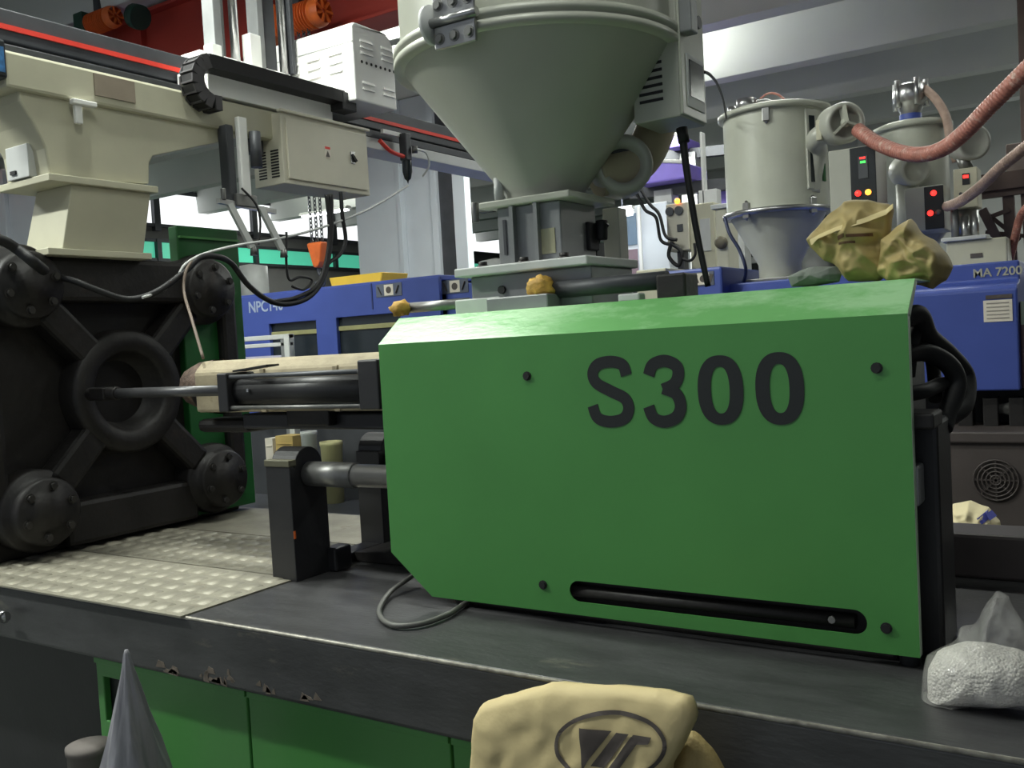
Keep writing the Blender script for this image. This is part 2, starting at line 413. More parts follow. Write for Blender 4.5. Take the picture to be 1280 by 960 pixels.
# lower green doors
px = [at(120, 822, Y=1.78).x, at(310, 858, Y=1.78).x, at(564, 903, Y=1.78).x, -0.55, 0.35, 1.2]
for i in range(len(px) - 1):
    x0, x1 = px[i] + 0.004, px[i + 1] - 0.004
    mb = MB()
    if i == 0:
        mb.prism([(x0, 0.10), (x1, 0.10), (x1, 0.70), (x0, 0.70)], 'y', 1.775, 1.80, holes=[[(x0 + 0.035, 0.50), (x0 + 0.12, 0.50), (x0 + 0.12, 0.645), (x0 + 0.035, 0.645)]])
    else:
        mb.box(x0, x1, 1.775, 1.80, 0.10, 0.70)
    d = mb.build('lower_door', GREEN, G, 0.004)
    MB().box(x0, x1, 1.768, 1.776, 0.688, 0.706).build('door_lip', GREEN, d, 0.002)
    MB().box(x0 + 0.01, x1 - 0.01, 1.80, 1.90, 0.12, 0.68).build('door_backing', BLACK, d)

# tread plates with raised studs
def tread(x0, x1, y0, y1, nx, ny, dx, dy):
    p = MB().box(x0, x1, y0, y1, BZ, BZ + 0.005).build('tread_plate', TREAD, G)
    w = 0.055
    st = MB()
    me = proto(MB().turn((0,0,0), (0,0,1), [(0.041,0),(0.036,0.004),(0.020,0.0065),(0.0,0.007)], n=4), 'tread_stud', TREAD)
    for i in range(nx):
        for j in range(ny):
            inst('tread_stud', me, p, (x0 + 0.06 + i * dx, y0 + 0.05 + j * dy, BZ + 0.005), rotz(PI / 4))
    return p
tread(-3.95, -2.262, 1.690, 2.14, 19, 5, 0.087, 0.087)
tread(-3.95, -2.36, 2.15, 2.60, 18, 5, 0.087, 0.087)
MB().box(-3.95, -2.40, 2.61, 3.08, BZ, BZ + 0.004).build('tread_plate', TREAD, G)

# ---- fixed platen (its face looks along +x)
XP = -3.40
YC, ZC = 2.41, 1.535
YS, ZS = 0.415, 0.425
pl = MB()
pl.prism([(1.80, 0.928), (3.02, 0.928), (3.02, 2.0), (2.95, 2.075), (1.87, 2.075), (1.80, 2.0)], 'x', XP - 0.42, XP - 0.14)
platen = pl.build('platen', IRON, G, 0.01)
MB().box(XP - 0.16, XP - 0.02, 2.08, 2.74, 1.90, 2.075).build('top_rib', IRON, platen, 0.02)
MB().box(XP - 0.16, XP - 0.05, 2.1, 2.72, 0.945, 1.12).build('bottom_rib', IRON, platen, 0.02)
for s in (-1, 1):
    MB().box(XP - 0.16, XP - 0.06, YC + s * 0.56 - 0.045, YC + s * 0.56 + 0.045, 1.1, 1.95).build('side_rib', IRON, platen, 0.02)
MB().turn((XP - 0.15, YC, ZC), (1, 0, 0), [(0.255, 0.0), (0.255, 0.10), (0.24, 0.12), (0.24, 0.12), (0.175, 0.12), (0.16, 0.10), (0.16, 0.10), (0.13, 0.01), (0.0, 0.005)], n=48).build('centre_ring', IRON, platen)
for sy in (-1, 1):
    for sz in (-1, 1):
        c = Vector((XP, YC + sy * YS, ZC + sz * ZS))
        d = Vector((0, sy * YS, sz * ZS)).normalized()
        MB().bar(Vector((XP - 0.09, YC, ZC)) + d * 0.22, Vector((XP - 0.09, c.y, c.z)) - d * 0.12, 0.11, 0.12).build('diagonal_rib', IRON, platen, 0.02)
        n_ = MB().turn(c - Vector((0.16, 0, 0)), (1, 0, 0), [(0.158, 0), (0.158, 0.10), (0.15, 0.115), (0.15, 0.115), (0.128, 0.115), (0.128, 0.115), (0.128, 0.165), (0.118, 0.175), (0.118, 0.175), (0.075, 0.175), (0.072, 0.182), (0.072, 0.182), (0.0, 0.182)], n=40).build('tie_bar_nut', IRON, platen)
        for k in range(6):
            a = k * PI / 3 + 0.35
            inst('bolt', BOLT_D, n_, c + Vector((0.015, 0.097 * math.cos(a), 0.097 * math.sin(a))), RX)
# green fixed guard behind the platen
gp = [at(232, 285, X=-3.5), at(330, 470, X=-3.5)]
gd = MB().box(-3.56, -3.50, 2.74, 3.085, 0.95, 2.245).build('safety_guard', GREEN_D, G, 0.006)
MB().box(-3.50, -3.485, 2.745, 3.08, 2.19, 2.20).build('guard_seam', GREEN, gd)
MB().box(-4.6, -3.56, 3.04, 3.085, 0.95, 2.10).build('guard_panel', GREEN, G, 0.006)

# ---- injection unit: barrel, cylinder, rods
bx0, bx1 = -2.92, -1.72
YB = 2.43
oct_ = [(YB - 0.115, 1.45), (YB - 0.115, 1.60), (YB - 0.075, 1.64), (YB + 0.075, 1.64), (YB + 0.115, 1.60), (YB + 0.115, 1.45)]
barrel = MB().prism(oct_, 'x', bx0, bx1).build('barrel_cover', CREAM_W, G, 0.012)
MB().turn((bx0 - 0.21, YB, 1.535), (1, 0, 0), [(0.0, 0), (0.02, 0), (0.028, 0.05), (0.028, 0.05), (0.05, 0.06), (0.07, 0.15), (0.07, 0.15), (0.095, 0.16), (0.10, 0.215)], n=24).build('nozzle', IRON, barrel)
MB().turn((bx0 - 0.16, YB, 1.545), (1, 0, 0), [(0.05, 0), (0.075, 0.02), (0.094, 0.08), (0.102, 0.17)], n=14).build('heater_band', M('burnt_heater_band', (92, 76, 66), 0.7, var=0.4, scale=30, bump=0.6, dirt=(190, 172, 130), dthr=0.6, dscale=22), barrel)
for x in (-2.55, -2.2): MB().box(x - 0.012, x + 0.012, YB - 0.119, YB + 0.119, 1.45, 1.605).build('cover_strap', CREAM_W, barrel, 0.003)
YH, ZH = 2.2, 1.532
hc = MB().cyl((-2.53, YH, ZH), (-1.93, YH, ZH), 0.043, n=28).build('hydraulic_cylinder', BLACK, G)
MB().box(-2.58, -2.53, YH - 0.062, YH + 0.062, ZH - 0.066, ZH + 0.066).build('cylinder_head', BLACK, hc, 0.005)
MB().box(-1.94, -1.86, YH - 0.065, YH + 0.065, ZH - 0.062, ZH + 0.088).build('cylinder_end_block', BLACK, hc, 0.005)
for sy in (-1, 1):
    for sz in (-1, 1):
        MB().cyl((-2.56, YH + sy * 0.048, ZH + sz * 0.052), (-1.91, YH + sy * 0.048, ZH + sz * 0.052), 0.007, n=10).build('tie_rod', DGREY if sz > 0 else DSTEEL, hc)
        MB().cyl((-1.935, YH + sy * 0.048, ZH + sz * 0.052), (-1.945, YH + sy * 0.048, ZH + sz * 0.052), 0.013, n=6).build('nut', STEEL, hc)
MB().cyl((-3.24, YH, 1.537), (-2.58, YH, 1.537), 0.019, n=18).build('piston_rod', M('oily_rod_steel', (92, 92, 94), 0.4, metal=0.6, var=0.2), hc)
MB().cyl((-3.40, YH, 1.537), (-3.22, YH, 1.537), 0.026, n=14).box(-3.36, -3.27, YH - 0.03, YH + 0.03, 1.515, 1.56).build('rod_clevis', IRON, hc, 0.004)
MB().bar((-2.56, YH + 0.02, ZH + 0.07), (-2.36, YH - 0.01, ZH + 0.085), 0.05, 0.006).build('cover_flap', BLACK, hc)
MB().box(-2.45, -2.44, YH - 0.05, YH - 0.044, ZH, ZH + 0.01).build('nipple', STEEL, hc)
# lower carriage beams under the barrel
MB().box(-2.72, -1.75, 2.36, 2.5, 1.385, 1.44).build('carriage_beam', BLACK, G, 0.006)
MB().box(-2.45, -2.25, 2.32, 2.38, 1.40, 1.47).build('carriage_clamp', IRON, G, 0.006)
MB().box(-2.98, -2.7, 2.36, 2.50, 1.37, 1.42).build('nozzle_support', IRON, G, 0.02)
# support post with arched bearing caps and two guide rods
post = MB()
yA, yD = 2.115, 2.70
def arch(y): return [(y + 0.062 * math.cos(a), 1.285 + 0.062 * math.sin(a)) for a in [PI * k / 10 for k in range(10, -1, -1)]]
post.prism([(yA, BZ), (yA, 1.305)] + arch(2.20) + [(2.275, 1.285), (2.275, BZ)], 'x', -2.345, -2.235)
post.prism([(2.545, BZ), (2.545, 1.285)] + arch(2.62) + [(yD, 1.285), (yD, BZ)], 'x', -2.345, -2.235)
post.box(-2.33, -2.25, 2.27, 2.55, BZ, 0.955)
post = post.build('rod_support', BLACK, G, 0.006)
MB().box(-2.347, -2.233, yA - 0.004, yA + 0.03, 1.29, 1.312).build('support_cap', M('worn_olive_paint', (92, 90, 72), 0.6), post, 0.003)
MB().box(-2.2355, -2.2335, yA + 0.0, yA + 0.008, 1.06, 1.085).build('orange_mark', ORANGE, post)
MB().box(-2.26, -2.20, 2.26, 2.34, BZ, 1.0).build('support_foot', BLACK, post, 0.008)
for y in (2.20, 2.62):
    gr = MB().cyl((-2.235, y, 1.258), (-0.42, y, 1.258), 0.036, n=28).build('guide_rod', STEEL, G)
    MB().cyl((-2.232, y, 1.258), (-2.03, y, 1.258), 0.0405, n=28).build('rod_collar', DSTEEL, gr)
MB().prism([(-2.25, BZ), (-1.70, BZ), (-1.70, 1.06), (-1.86, 1.06), (-2.12, 0.965), (-2.25, 0.955)], 'y', 2.40, 2.62).build('rail_block', IRON, G, 0.008)
# carriage body hidden in the hood, dark end structure showing past its right edge
MB().box(-1.70, -0.44, 2.12, 2.68, 1.10, 1.60).build('carriage_body', BLACK, G, 0.01)
MB().box(-1.60, -0.42, 2.10, 2.72, BZ, 1.10).build('carriage_base', IRON, G, 0.01)
MB().box(-0.47, -0.335, 2.16, 2.34, BZ, 1.43).build('end_column', BLACK, G, 0.01)
ec = MB().cyl((-0.395, 2.10, BZ), (-0.395, 2.10, 1.335), 0.021, n=20).build('end_cylinder', DGREY, G)
MB().box(-0.425, -0.362, 2.085, 2.15, 1.26, 1.345).build('cylinder_cap', MGREY, ec, 0.006)
MB().box(-0.44, -0.33, 2.09, 2.2, 1.42, 1.455).build('hose_manifold', IRON, G, 0.006)
# ---- hood (green guard)
YG = 2.06
gx0, gx1 = -1.785, -0.368
sl = [(-1.171, -0.498)]
slot = []
for k in range(13): a = PI / 2 + PI * k / 12; slot.append((-1.171 + 0.027 * math.cos(a), 1.009 + 0.027 * math.sin(a)))
for k in range(13): a = -PI / 2 + PI * k / 12; slot.append((-0.498 + 0.027 * math.cos(a), 1.009 + 0.027 * math.sin(a)))
outer = [(gx0, 1.662), (gx0, 1.064), (-1.645, 0.948), (gx1, 0.948), (gx1, 1.662)]
hood = MB().prism(outer, 'y', YG, YG + 0.004, holes=[slot]).build('hood', GREEN, G)
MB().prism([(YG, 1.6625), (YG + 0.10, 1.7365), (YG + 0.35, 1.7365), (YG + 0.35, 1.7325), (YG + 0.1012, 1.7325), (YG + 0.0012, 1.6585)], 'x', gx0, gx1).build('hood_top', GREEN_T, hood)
MB().box(gx1 - 0.004, gx1 + 0.001, YG + 0.001, YG + 0.022, 0.95, 1.66).build('hood_flange', M('lightened_green_edge', (172, 192, 168), 0.5), hood)  # pale colour paints in the light missing on this flange
MB().prism([(YG + 0.003, 1.66), (YG + 0.10, 1.732), (YG + 0.12, 1.732), (YG + 0.025, 1.655)], 'x', gx1 - 0.004, gx1 + 0.001).build('hood_flange', MATS['lightened_green_edge'], hood)
for x, z in ((at(659, 470, Y=YG).x, at(659, 470, Y=YG).z), (at(1096, 460, Y=YG).x, at(1096, 460, Y=YG).z), (at(679, 731, Y=YG).x, at(679, 731, Y=YG).z), (at(1108, 785, Y=YG).x, at(1108, 785, Y=YG).z)):
    inst('screw', SCREW_B, hood, (x, YG - 0.001, z), RY)
MB().cyl((-1.30, 2.085, 1.003), (-0.50, 2.085, 1.003), 0.016, n=14).build('slot_rail', IRON, hood)
MB().cyl((-0.545, 2.066, 1.008), (-0.545, 2.058, 1.008), 0.008, n=8).build('slot_bolt', STEEL, hood)
# lettering S300
def L2(px_, py_): p = at(px_, py_, Y=YG); return (p.x, p.z)
yl = YG - 0.0004
TW = 0.036
mb = MB()
stroke(mb, [L2(783, 469), L2(778, 456), L2(763, 452), L2(747, 456), L2(741, 467), L2(746, 479), L2(764, 489), L2(781, 498), L2(786, 511), L2(780, 523), L2(763, 527), L2(747, 522), L2(741, 507)], 0.029, yl)
mb.build('letter', INKBLK, hood, fix=True)
mb = MB()
stroke(mb, [L2(811, 469), L2(816, 456), L2(831, 451), L2(845, 457), L2(848, 468), L2(843, 480), L2(829, 487)], 0.029, yl)
stroke(mb, [L2(829, 485), L2(845, 492), L2(851, 507), L2(846, 521), L2(831, 527), L2(817, 522), L2(811, 508)], 0.029, yl - 0.0002)
mb.build('letter', INKBLK, hood)
def zero(x0, x1, y0, y1):
    c = L2((x0 + x1) / 2, (y0 + y1) / 2); a = (L2(x1, (y0+y1)/2)[0] - L2(x0, (y0+y1)/2)[0]) / 2; b = (L2((x0+x1)/2, y0)[1] - L2((x0+x1)/2, y1)[1]) / 2
    def sup(a, b): return [(c[0] + a * math.copysign(abs(math.cos(t)) ** 0.85, math.cos(t)), c[1] + b * math.copysign(abs(math.sin(t)) ** 0.85, math.sin(t))) for t in [2 * PI * k / 48 for k in range(48)]]
    MB().prism(sup(a, b), 'y', yl, yl - 0.0012, holes=[sup(a - 0.032, b - 0.026)]).build('digit', INKBLK, hood)
zero(872, 929, 444, 531); zero(944, 1005, 440, 531)
# bars and blocks on top of the carriage behind the hood
MB().cyl((-1.875, 2.30, 1.772), (-1.63, 2.30, 1.772), 0.016, n=14).build('top_rod', DSTEEL, G)
MB().cyl((-1.36, 2.27, 1.786), (-0.98, 2.27, 1.786), 0.024, n=18).build('top_cylinder', DGREY, G)
MB().box(-1.66, -1.50, 2.27, 2.33, 1.73, 1.782).build('slide_block', GREYP, G, 0.004)
MB().box(-1.50, -1.30, 2.2, 2.32, 1.735, 1.775).build('slide_block', MGREY, G, 0.004)
MB().box(-1.0, -0.92, 2.24, 2.33, 1.735, 1.80).build('slide_block', IRON, G, 0.006)
MB().box(-1.08, -1.02, 2.18, 2.22, 1.735, 1.755).build('slide_block', GREYP, G, 0.004)
def lump(c, r, seed):
    mb = MB(); n = 14
    for i in range(1, 9):
        th = PI * i / 9
        for j in range(n):
            ph = 2 * PI * j / n; d = Vector((math.sin(th) * math.cos(ph), math.sin(th) * math.sin(ph), math.cos(th)))
            k = 1 + 0.45 * noise.noise(d * 2.3 + Vector((seed, 0, 0)))
            mb.v.append(Vector(c) + Vector((d.x * r[0], d.y * r[1], d.z * r[2])) * k)
    t = len(mb.v); mb.v.append(Vector(c) + Vector((0, 0, r[2]))); mb.v.append(Vector(c) - Vector((0, 0, r[2])))
    for i in range(7):
        for j in range(n): a = i * n; q = (j + 1) % n; mb.quadface((a + j, a + n + j, a + n + q, a + q), True)
    for j in range(n): q = (j + 1) % n; mb.quadface((t, j, q), True); mb.quadface((t + 1, 7 * n + q, 7 * n + j), True)
    return mb
o = lump((-1.87, 2.275, 1.772), (0.032, 0.03, 0.024), 1).build('resin_lump', GREASE); single(centre(o), 'ochre resin lump on the end of the thin rod above the hood', 'resin lump', 'resin lumps behind the hood')
o = lump((-1.345, 2.24, 1.79), (0.042, 0.035, 0.034), 5).build('resin_lump', GREASE); single(centre(o), 'ochre resin lump on the end of the dark cylinder below the big hopper', 'resin lump', 'resin lumps behind the hood')

# black hoses at the right end of the hood
def px_tube(name, pts, r, mat, parent=None, n=10, sub=6, **k):
    return MB().tube([at(*p[:2], **{p[2]: p[3]}) if len(p) == 4 else p for p in pts], r, n, sub).build(name, mat, parent)
px_tube('hydraulic_hose', [(1128, 400, 'Y', 2.25), (1148, 394, 'Y', 2.30), (1160, 420, 'Y', 2.36), (1185, 443, 'Y', 2.42), (1206, 470, 'Y', 2.48), (1204, 506, 'Y', 2.42), (1180, 524, 'Y', 2.34), (1165, 540, 'Y', 2.3)], 0.023, RUBBER, G, 14)
px_tube('hydraulic_hose', [(1125, 446, 'Y', 2.25), (1155, 440, 'Y', 2.33), (1185, 455, 'Y', 2.38), (1196, 480, 'Y', 2.40), (1186, 512, 'Y', 2.36), (1178, 535, 'Y', 2.32)], 0.022, RUBBER, G, 14)
px_tube('hydraulic_hose', [(1125, 494, 'Y', 2.20), (1155, 489, 'Y', 2.26), (1180, 480, 'Y', 2.40), (1200, 488, 'Y', 2.55)], 0.017, RUBBER, G, 14)
px_tube('hydraulic_hose', [(1135, 470, 'Y', 2.30), (1140, 430, 'Y', 2.30), (1150, 405, 'Y', 2.40), (1165, 450, 'Y', 2.50), (1170, 500, 'Y', 2.45)], 0.016, RUBBER, G, 12)
# grey cable looping out under the hood
c = MB().tube([(-1.72, 2.30, 1.04), (-1.83, 2.22, 0.985), at(520, 716, Z=0.96), at(488, 740, Z=0.935), at(474, 765, Z=0.931), at(490, 781, Z=0.931), at(525, 780, Z=0.931), at(560, 768, Z=0.931), at(600, 748, Z=0.931), (-1.35, 2.25, 0.931)], 0.0075, 10, 8)
single(centre(c.build('power_cable', M('grey_cable', (96, 96, 92), 0.5))), 'grey cable looping out from under the green hood onto the bed', 'cable')

# ================================================================== take-out robot on the platen
RB = thing('takeout_robot', 'cream and white take-out robot with black cable chain on the platen', 'robot', (-3.6, 2.3, 2.075))
base = MB().box(-3.68, -3.36, 2.05, 2.50, 2.072, 2.098).build('base_flange', CREAM, RB, 0.003)
riser = MB()
A = [(-3.64, 2.12), (-3.38, 2.12), (-3.38, 2.475), (-3.64, 2.475)]
A2 = [(-3.60, 2.165), (-3.36, 2.165), (-3.36, 2.515), (-3.60, 2.515)]
riser.v = [Vector((x, y, 2.098)) for x, y in A] + [Vector((x, y, 2.345)) for x, y in A2]
for q in ((0,1,5,4),(1,2,6,5),(2,3,7,6),(3,0,4,7),(4,5,6,7),(3,2,1,0)): riser.quadface(q)
riser.build('riser', CREAM, RB, 0.004)
# gusset bracket (profile in y-z, thickness along x), flange plate below
gus = [(1.99, 2.80), (1.99, 2.63), (2.035, 2.56), (2.075, 2.47), (2.085, 2.365), (2.52, 2.385), (2.53, 2.475), (2.55, 2.505), (3.06, 2.66), (3.10, 2.70), (3.10, 2.80)]
MB().prism(gus, 'x', -3.66, -3.37).build('gusset', CREAM, RB, 0.008)
fl = MB().box(-3.69, -3.335, 2.06, 2.535, 2.345, 2.372).build('riser_flange', CREAM, RB, 0.003)
MB().box(-3.60, -3.45, 2.052, 2.086, 2.375, 2.50).build('bracket_plate', GREYP, RB, 0.003)
MB().obox((-3.55, 2.049, 2.40), (0.035, 0.008, 0.014)).build('bracket_slot', RUBBER, RB)
beam = MB().box(-3.60, -3.345, 1.93, 3.55, 2.665, 2.80).build('beam_housing', CREAM, RB, 0.012)
MB().box(-3.345, -3.338, 2.28, 2.46, 2.70, 2.785).build('name_plate', M('grey_brown_plate', (150, 138, 122), 0.5), beam)
MB().obox((-3.33, 2.22, 2.655), (0.03, 0.10, 0.02)).obox((-3.34, 2.20, 2.61), (0.02, 0.03, 0.07)).build('cable_clip', WHITE, beam, 0.004)
cap = MB().box(-3.62, -3.33, 1.80, 1.932, 2.69, 2.83).build('end_cap', PANEL_BLK, RB, 0.01)
MB().box(-3.329, -3.326, 1.83, 1.92, 2.71, 2.80).build('blue_glint', M('blue_glint', (70, 130, 190), 0.3, var=0.5, scale=30), cap)  # blue glint on the dark end cap, painted as a mottled patch
rail = MB().box(-3.74, -3.56, 1.78, 6.2, 2.905, 3.03).build('traverse_rail', DGREY, RB, 0.006)
MB().box(-3.60, -3.40, 1.9, 5.6, 2.80, 2.84).build('rail_base', DGREY, RB, 0.004)
MB().box(-3.70, -3.58, 1.9, 6.0, 2.84, 2.905).build('rail_web', BLACK, RB)
MB().box(-3.56, -3.552, 1.78, 6.1, 2.948, 2.968).build('red_strip', RED, rail)
MB().box(-3.58, -3.40, 3.55, 6.0, 2.74, 2.80).build('beam_extension', GREYP, RB, 0.004)
# carriage with louvred cover
car = MB().box(-3.55, -3.345, 2.84, 3.62, 2.812, 2.935).build('carriage_plate', WHITE, RB, 0.004)
MB().box(-3.74, -3.60, 3.02, 3.60, 3.02, 3.10).build('carriage_top', WHITE, car, 0.006)
cy0, cy1, cz0, cz1 = 3.64, 3.96, 2.905, 3.295
r = 0.09
prof = [(cy0, cz0), (cy0, cz1 - 0.02), (cy0 + 0.02, cz1)] + [(cy1 - r + r * math.sin(a), cz1 - r + r * math.cos(a)) for a in [PI / 2 * k / 8 for k in range(9)]] + [(cy1, cz0)]
cov = MB().prism(prof, 'x', -3.76, -3.20).build('carriage_cover', WHITE, RB, 0.008)
lv = proto(MB().prism([(0, 0), (-0.008, 0.0), (-0.002, 0.014), (0, 0.014)], 'x', -0.045, 0.045), 'louvre', WHITE)
for i in range(3):
    for j in range(3): inst('louvre', lv, cov, (-3.62 + i * 0.15, cy0 - 0.001, 3.06 + j * 0.045))
MB().box(-3.76, -3.20, cy0 - 0.003, cy0, 3.195, 3.199).build('cover_seam', GREYP, cov)
lvx = proto(MB().prism([(0, 0), (0.008, 0.0), (0.002, 0.014), (0, 0.014)], 'y', -0.045, 0.045), 'louvre', WHITE)
for y in (3.74, 3.90):
    for z in (2.965, 2.995, 3.145, 3.175, 3.205): inst('louvre', lvx, cov, (-3.199, y, z))
hole = proto(MB().cyl((0, 0, 0), (0, 0, 0.002), 0.008, n=10), 'vent_hole', RUBBER)
for k in range(8): inst('vent_hole', hole, cov, (-3.199, 3.70 + k * 0.036, 3.105), RX)
MB().obox((-3.36, cy0 - 0.008, 2.97), (0.025, 0.016, 0.05)).build('cover_latch', DSTEEL, cov, 0.003)
# vertical arms
for nm, y0, y1, x0, x1, z0, z1, mt in (('arm_profile', 3.115, 3.165, -3.68, -3.60, 3.03, 4.5, MGREY), ('arm_profile', 3.175, 3.215, -3.72, -3.64, 3.03, 4.5, MGREY), ('stop_block', 3.06, 3.12, -3.62, -3.56, 3.02, 3.13, WHITE),
                                   ('stop_block', 3.30, 3.37, -3.62, -3.56, 3.02, 3.235, WHITE), ('arm_profile', 3.395, 3.435, -3.68, -3.60, 3.03, 4.5, MGREY), ('arm_profile', 3.45, 3.53, -3.72, -3.62, 3.03, 4.5, DGREY)):
    MB().box(x0, x1, y0, y1, z0, z1).build(nm, mt, RB, 0.004)
for y in (3.255, 3.575): MB().cyl((-3.62, y, 3.03), (-3.62, y, 4.5), 0.022, n=18).build('guide_rod', STEEL, RB)
MB().box(-3.63, -3.58, 3.60, 3.625, 3.1, 4.4).build('arm_profile', DGREY, RB, 0.004)
# cable chain: links along y with a U bend at its near end

cl = MB().box(-3.335, -3.255, 2.80, 2.815, 2.888, 2.889).build('cable_chain', RUBBER, RB)
link_me = proto(MB().box(-0.042, 0.042, -0.019, 0.019, -0.026, 0.026), 'chain_link', RUBBER)
rim_me = proto(MB().box(-0.044, -0.036, -0.021, 0.014, -0.031, 0.031).box(0.036, 0.044, -0.021, 0.014, -0.031, 0.031).box(-0.044, 0.044, -0.02, -0.012, 0.022, 0.031), 'link_rim', M('worn_chain_plastic', (66, 64, 66), 0.5))
flat_me = proto(MB().box(-0.042, 0.042, -0.0202, 0.0202, -0.029, 0.029), 'chain_link', RUBBER)
path = []
for k in range(21): path.append((3.60 - k * 0.04, 2.925, 0.0))
for k in range(1, 8): a = PI / 2 + PI * k / 8; path.append((2.80 + 0.088 * math.cos(a), 2.837 + 0.088 * math.sin(a), a - PI / 2))
path.append((2.81, 2.749, PI))
for (y, z, a) in path:
    for nm, me_ in ((('chain_link', link_me), ('link_rim', rim_me)) if a else (('chain_link', flat_me),)):
        o = inst(nm, me_, cl, (-3.295, y, z)); o.rotation_euler = (a, 0, 0)
MB().box(-3.34, -3.25, 3.60, 3.70, 2.86, 2.95).build('chain_anchor', BLACK, RB, 0.005)
# control cabinet on the beam's side
cb = MB().box(-3.485, -3.285, 3.20, 3.80, 2.452, 2.785).build('control_cabinet', CABGREY, RB, 0.004)
MB().box(-3.286, -3.275, 3.225, 3.775, 2.475, 2.762).build('cabinet_door', CABGREY, cb, 0.003)
MB().box(-3.276, -3.273, 3.47, 3.51, 2.605, 2.66).build('warning_label', PAPER, cb)
MB().box(-3.2735, -3.2725, 3.472, 3.508, 2.648, 2.66).build('label_band', RED, cb)
MB().prism([(3.475, 2.61), (3.505, 2.61), (3.49, 2.64)], 'x', -3.274, -3.2722).build('label_mark', INK, cb)
MB().box(-3.276, -3.27, 3.655, 3.685, 2.60, 2.66).build('lock_plate', STEEL, cb, 0.002)
MB().bar((-3.268, 3.66, 2.645), (-3.262, 3.685, 2.61), 0.012).build('lock_handle', RUBBER, cb)
vs = proto(MB().box(-0.026, 0.026, -0.002, 0.0, -0.0035, 0.0035), 'vent_slot', RUBBER)
for i in range(2):
    for j in range(10): inst('vent_slot', vs, cb, (-3.425 + i * 0.085, 3.2, 2.49 + j * 0.0135))
MB().box(-3.30, -3.268, 3.19, 3.81, 2.783, 2.797).build('cabinet_roof', CABGREY, cb, 0.003)
MB().box(-3.47, -3.43, 3.19, 3.24, 2.60, 2.78).box(-3.45, -3.40, 3.10, 3.19, 2.60, 2.67).build('cabinet_hanger', DGREY, RB, 0.004)
# air regulator
ar = MB().box(-3.36, -3.31, 4.00, 4.05, 2.60, 2.75).build('air_regulator', DGREY, RB, 0.006); ar.location = (0, 0.155, 0.09)
MB().turn((-3.335, 4.03, 2.60), (0, 0, -1), [(0.028, 0), (0.028, 0.06), (0.018, 0.10), (0.006, 0.11), (0.0, 0.13)], n=16).build('regulator_bowl', SCREEN, ar)
MB().cyl((-3.31, 4.05, 2.66), (-3.285, 4.07, 2.66), 0.02, n=14).build('gauge', DSTEEL, ar)
MB().box(-3.37, -3.35, 3.86, 4.03, 2.73, 2.755).build('regulator_arm', WHITE, ar, 0.003)
MB().tube([(-3.29, 4.06, 2.66), (-3.28, 4.14, 2.65), (-3.28, 4.16, 2.58), (-3.30, 4.12, 2.52)], 0.005, 8).build('air_tube', GREYP, ar)
MB().tube([(-3.33, 3.80, 2.68), (-3.32, 3.88, 2.63), (-3.33, 4.0, 2.62)], 0.012, 8).build('air_tube', RED, ar)
# gripper arm below
MB().box(-3.36, -3.30, 2.885, 2.925, 2.34, 2.68).build('gripper_arm', DGREY, RB, 0.006)
MB().box(-3.31, -3.28, 2.94, 2.99, 2.36, 2.72).build('arm_cylinder', WHITE, RB, 0.006)
MB().cyl((-3.27, 3.02, 2.50), (-3.27, 3.02, 2.66), 0.026, n=14).build('arm_motor', DGREY, RB)
gr = MB().bar((-3.30, 2.81, 2.335), (-3.30, 3.14, 2.315), 0.022).build('gripper_bar', STEEL, RB)
MB().cyl((-3.29, 2.835, 2.34), (-3.29, 2.835, 2.39), 0.012, n=10).box(-3.33, -3.28, 2.90, 3.02, 2.32, 2.375).build('gripper_head', DSTEEL, gr, 0.004)
for y in (2.865, 3.045):
    f_ = MB().bar((-3.29, y, 2.325), (-3.26, y + 0.085, 2.135), 0.026).build('gripper_finger', GREYP, RB)
    MB().cyl((-3.258, y + 0.09, 2.14), (-3.255, y + 0.09, 2.10), 0.012, 0.018, n=12).build('suction_cup', DSTEEL, f_)
MB().tube([(-3.28, 2.93, 2.40), (-3.25, 2.98, 2.33), (-3.25, 3.00, 2.25), (-3.25, 2.98, 2.15)], 0.005, 8).build('air_tube', RUBBER, RB)

# cables hanging from the robot
def cable(name, pts, r, mat, label, grp=None, plane='X', val=-3.26, n=8):
    P = [at(p[0], p[1], **{plane: (p[2] if len(p) > 2 else val)}) for p in pts]
    o = MB().tube(P, r, n, 6).build(name, mat); return single(centre(o), label, 'cable', grp)
cable('control_cable', [(413, 243), (414, 275), (412, 310), (405, 345), (388, 370), (360, 380), (335, 375), (310, 356), (290, 330), (272, 321, -3.2), (250, 322, -3.2), (230, 340, -3.2), (195, 365, -3.2), (160, 374, -3.25), (120, 362, -3.3), (95, 352, -3.34), (70, 345, -3.42), (55, 340, -3.5)], 0.013, RUBBER, 'thick black cable sagging from the cabinet across the platen')
cable('control_cable', [(408, 243), (412, 290), (407, 330), (395, 358), (370, 372), (350, 376), (338, 378)], 0.010, RUBBER, 'black cable beside the orange hook block joining the sagging bundle')
cable('control_cable', [(426, 240), (428, 270), (432, 300), (425, 318), (410, 330), (402, 348)], 0.010, RUBBER, 'black cable bowing out below the cabinet towards the white column')
cable('control_cable', [(358, 290), (358, 330), (362, 350), (375, 346), (390, 350), (380, 362), (365, 358)], 0.006, RUBBER, 'thin black cable coiled behind the sagging bundle')
cable('air_line', [(178, 372, -3.2), (205, 362, -3.2), (222, 345, -3.2), (232, 330, -3.2), (256, 317, -3.2), (300, 306, -3.2), (345, 299), (400, 285), (460, 262), (510, 232)], 0.006, GREYP, 'pale grey air line running from the platen up past the white column')
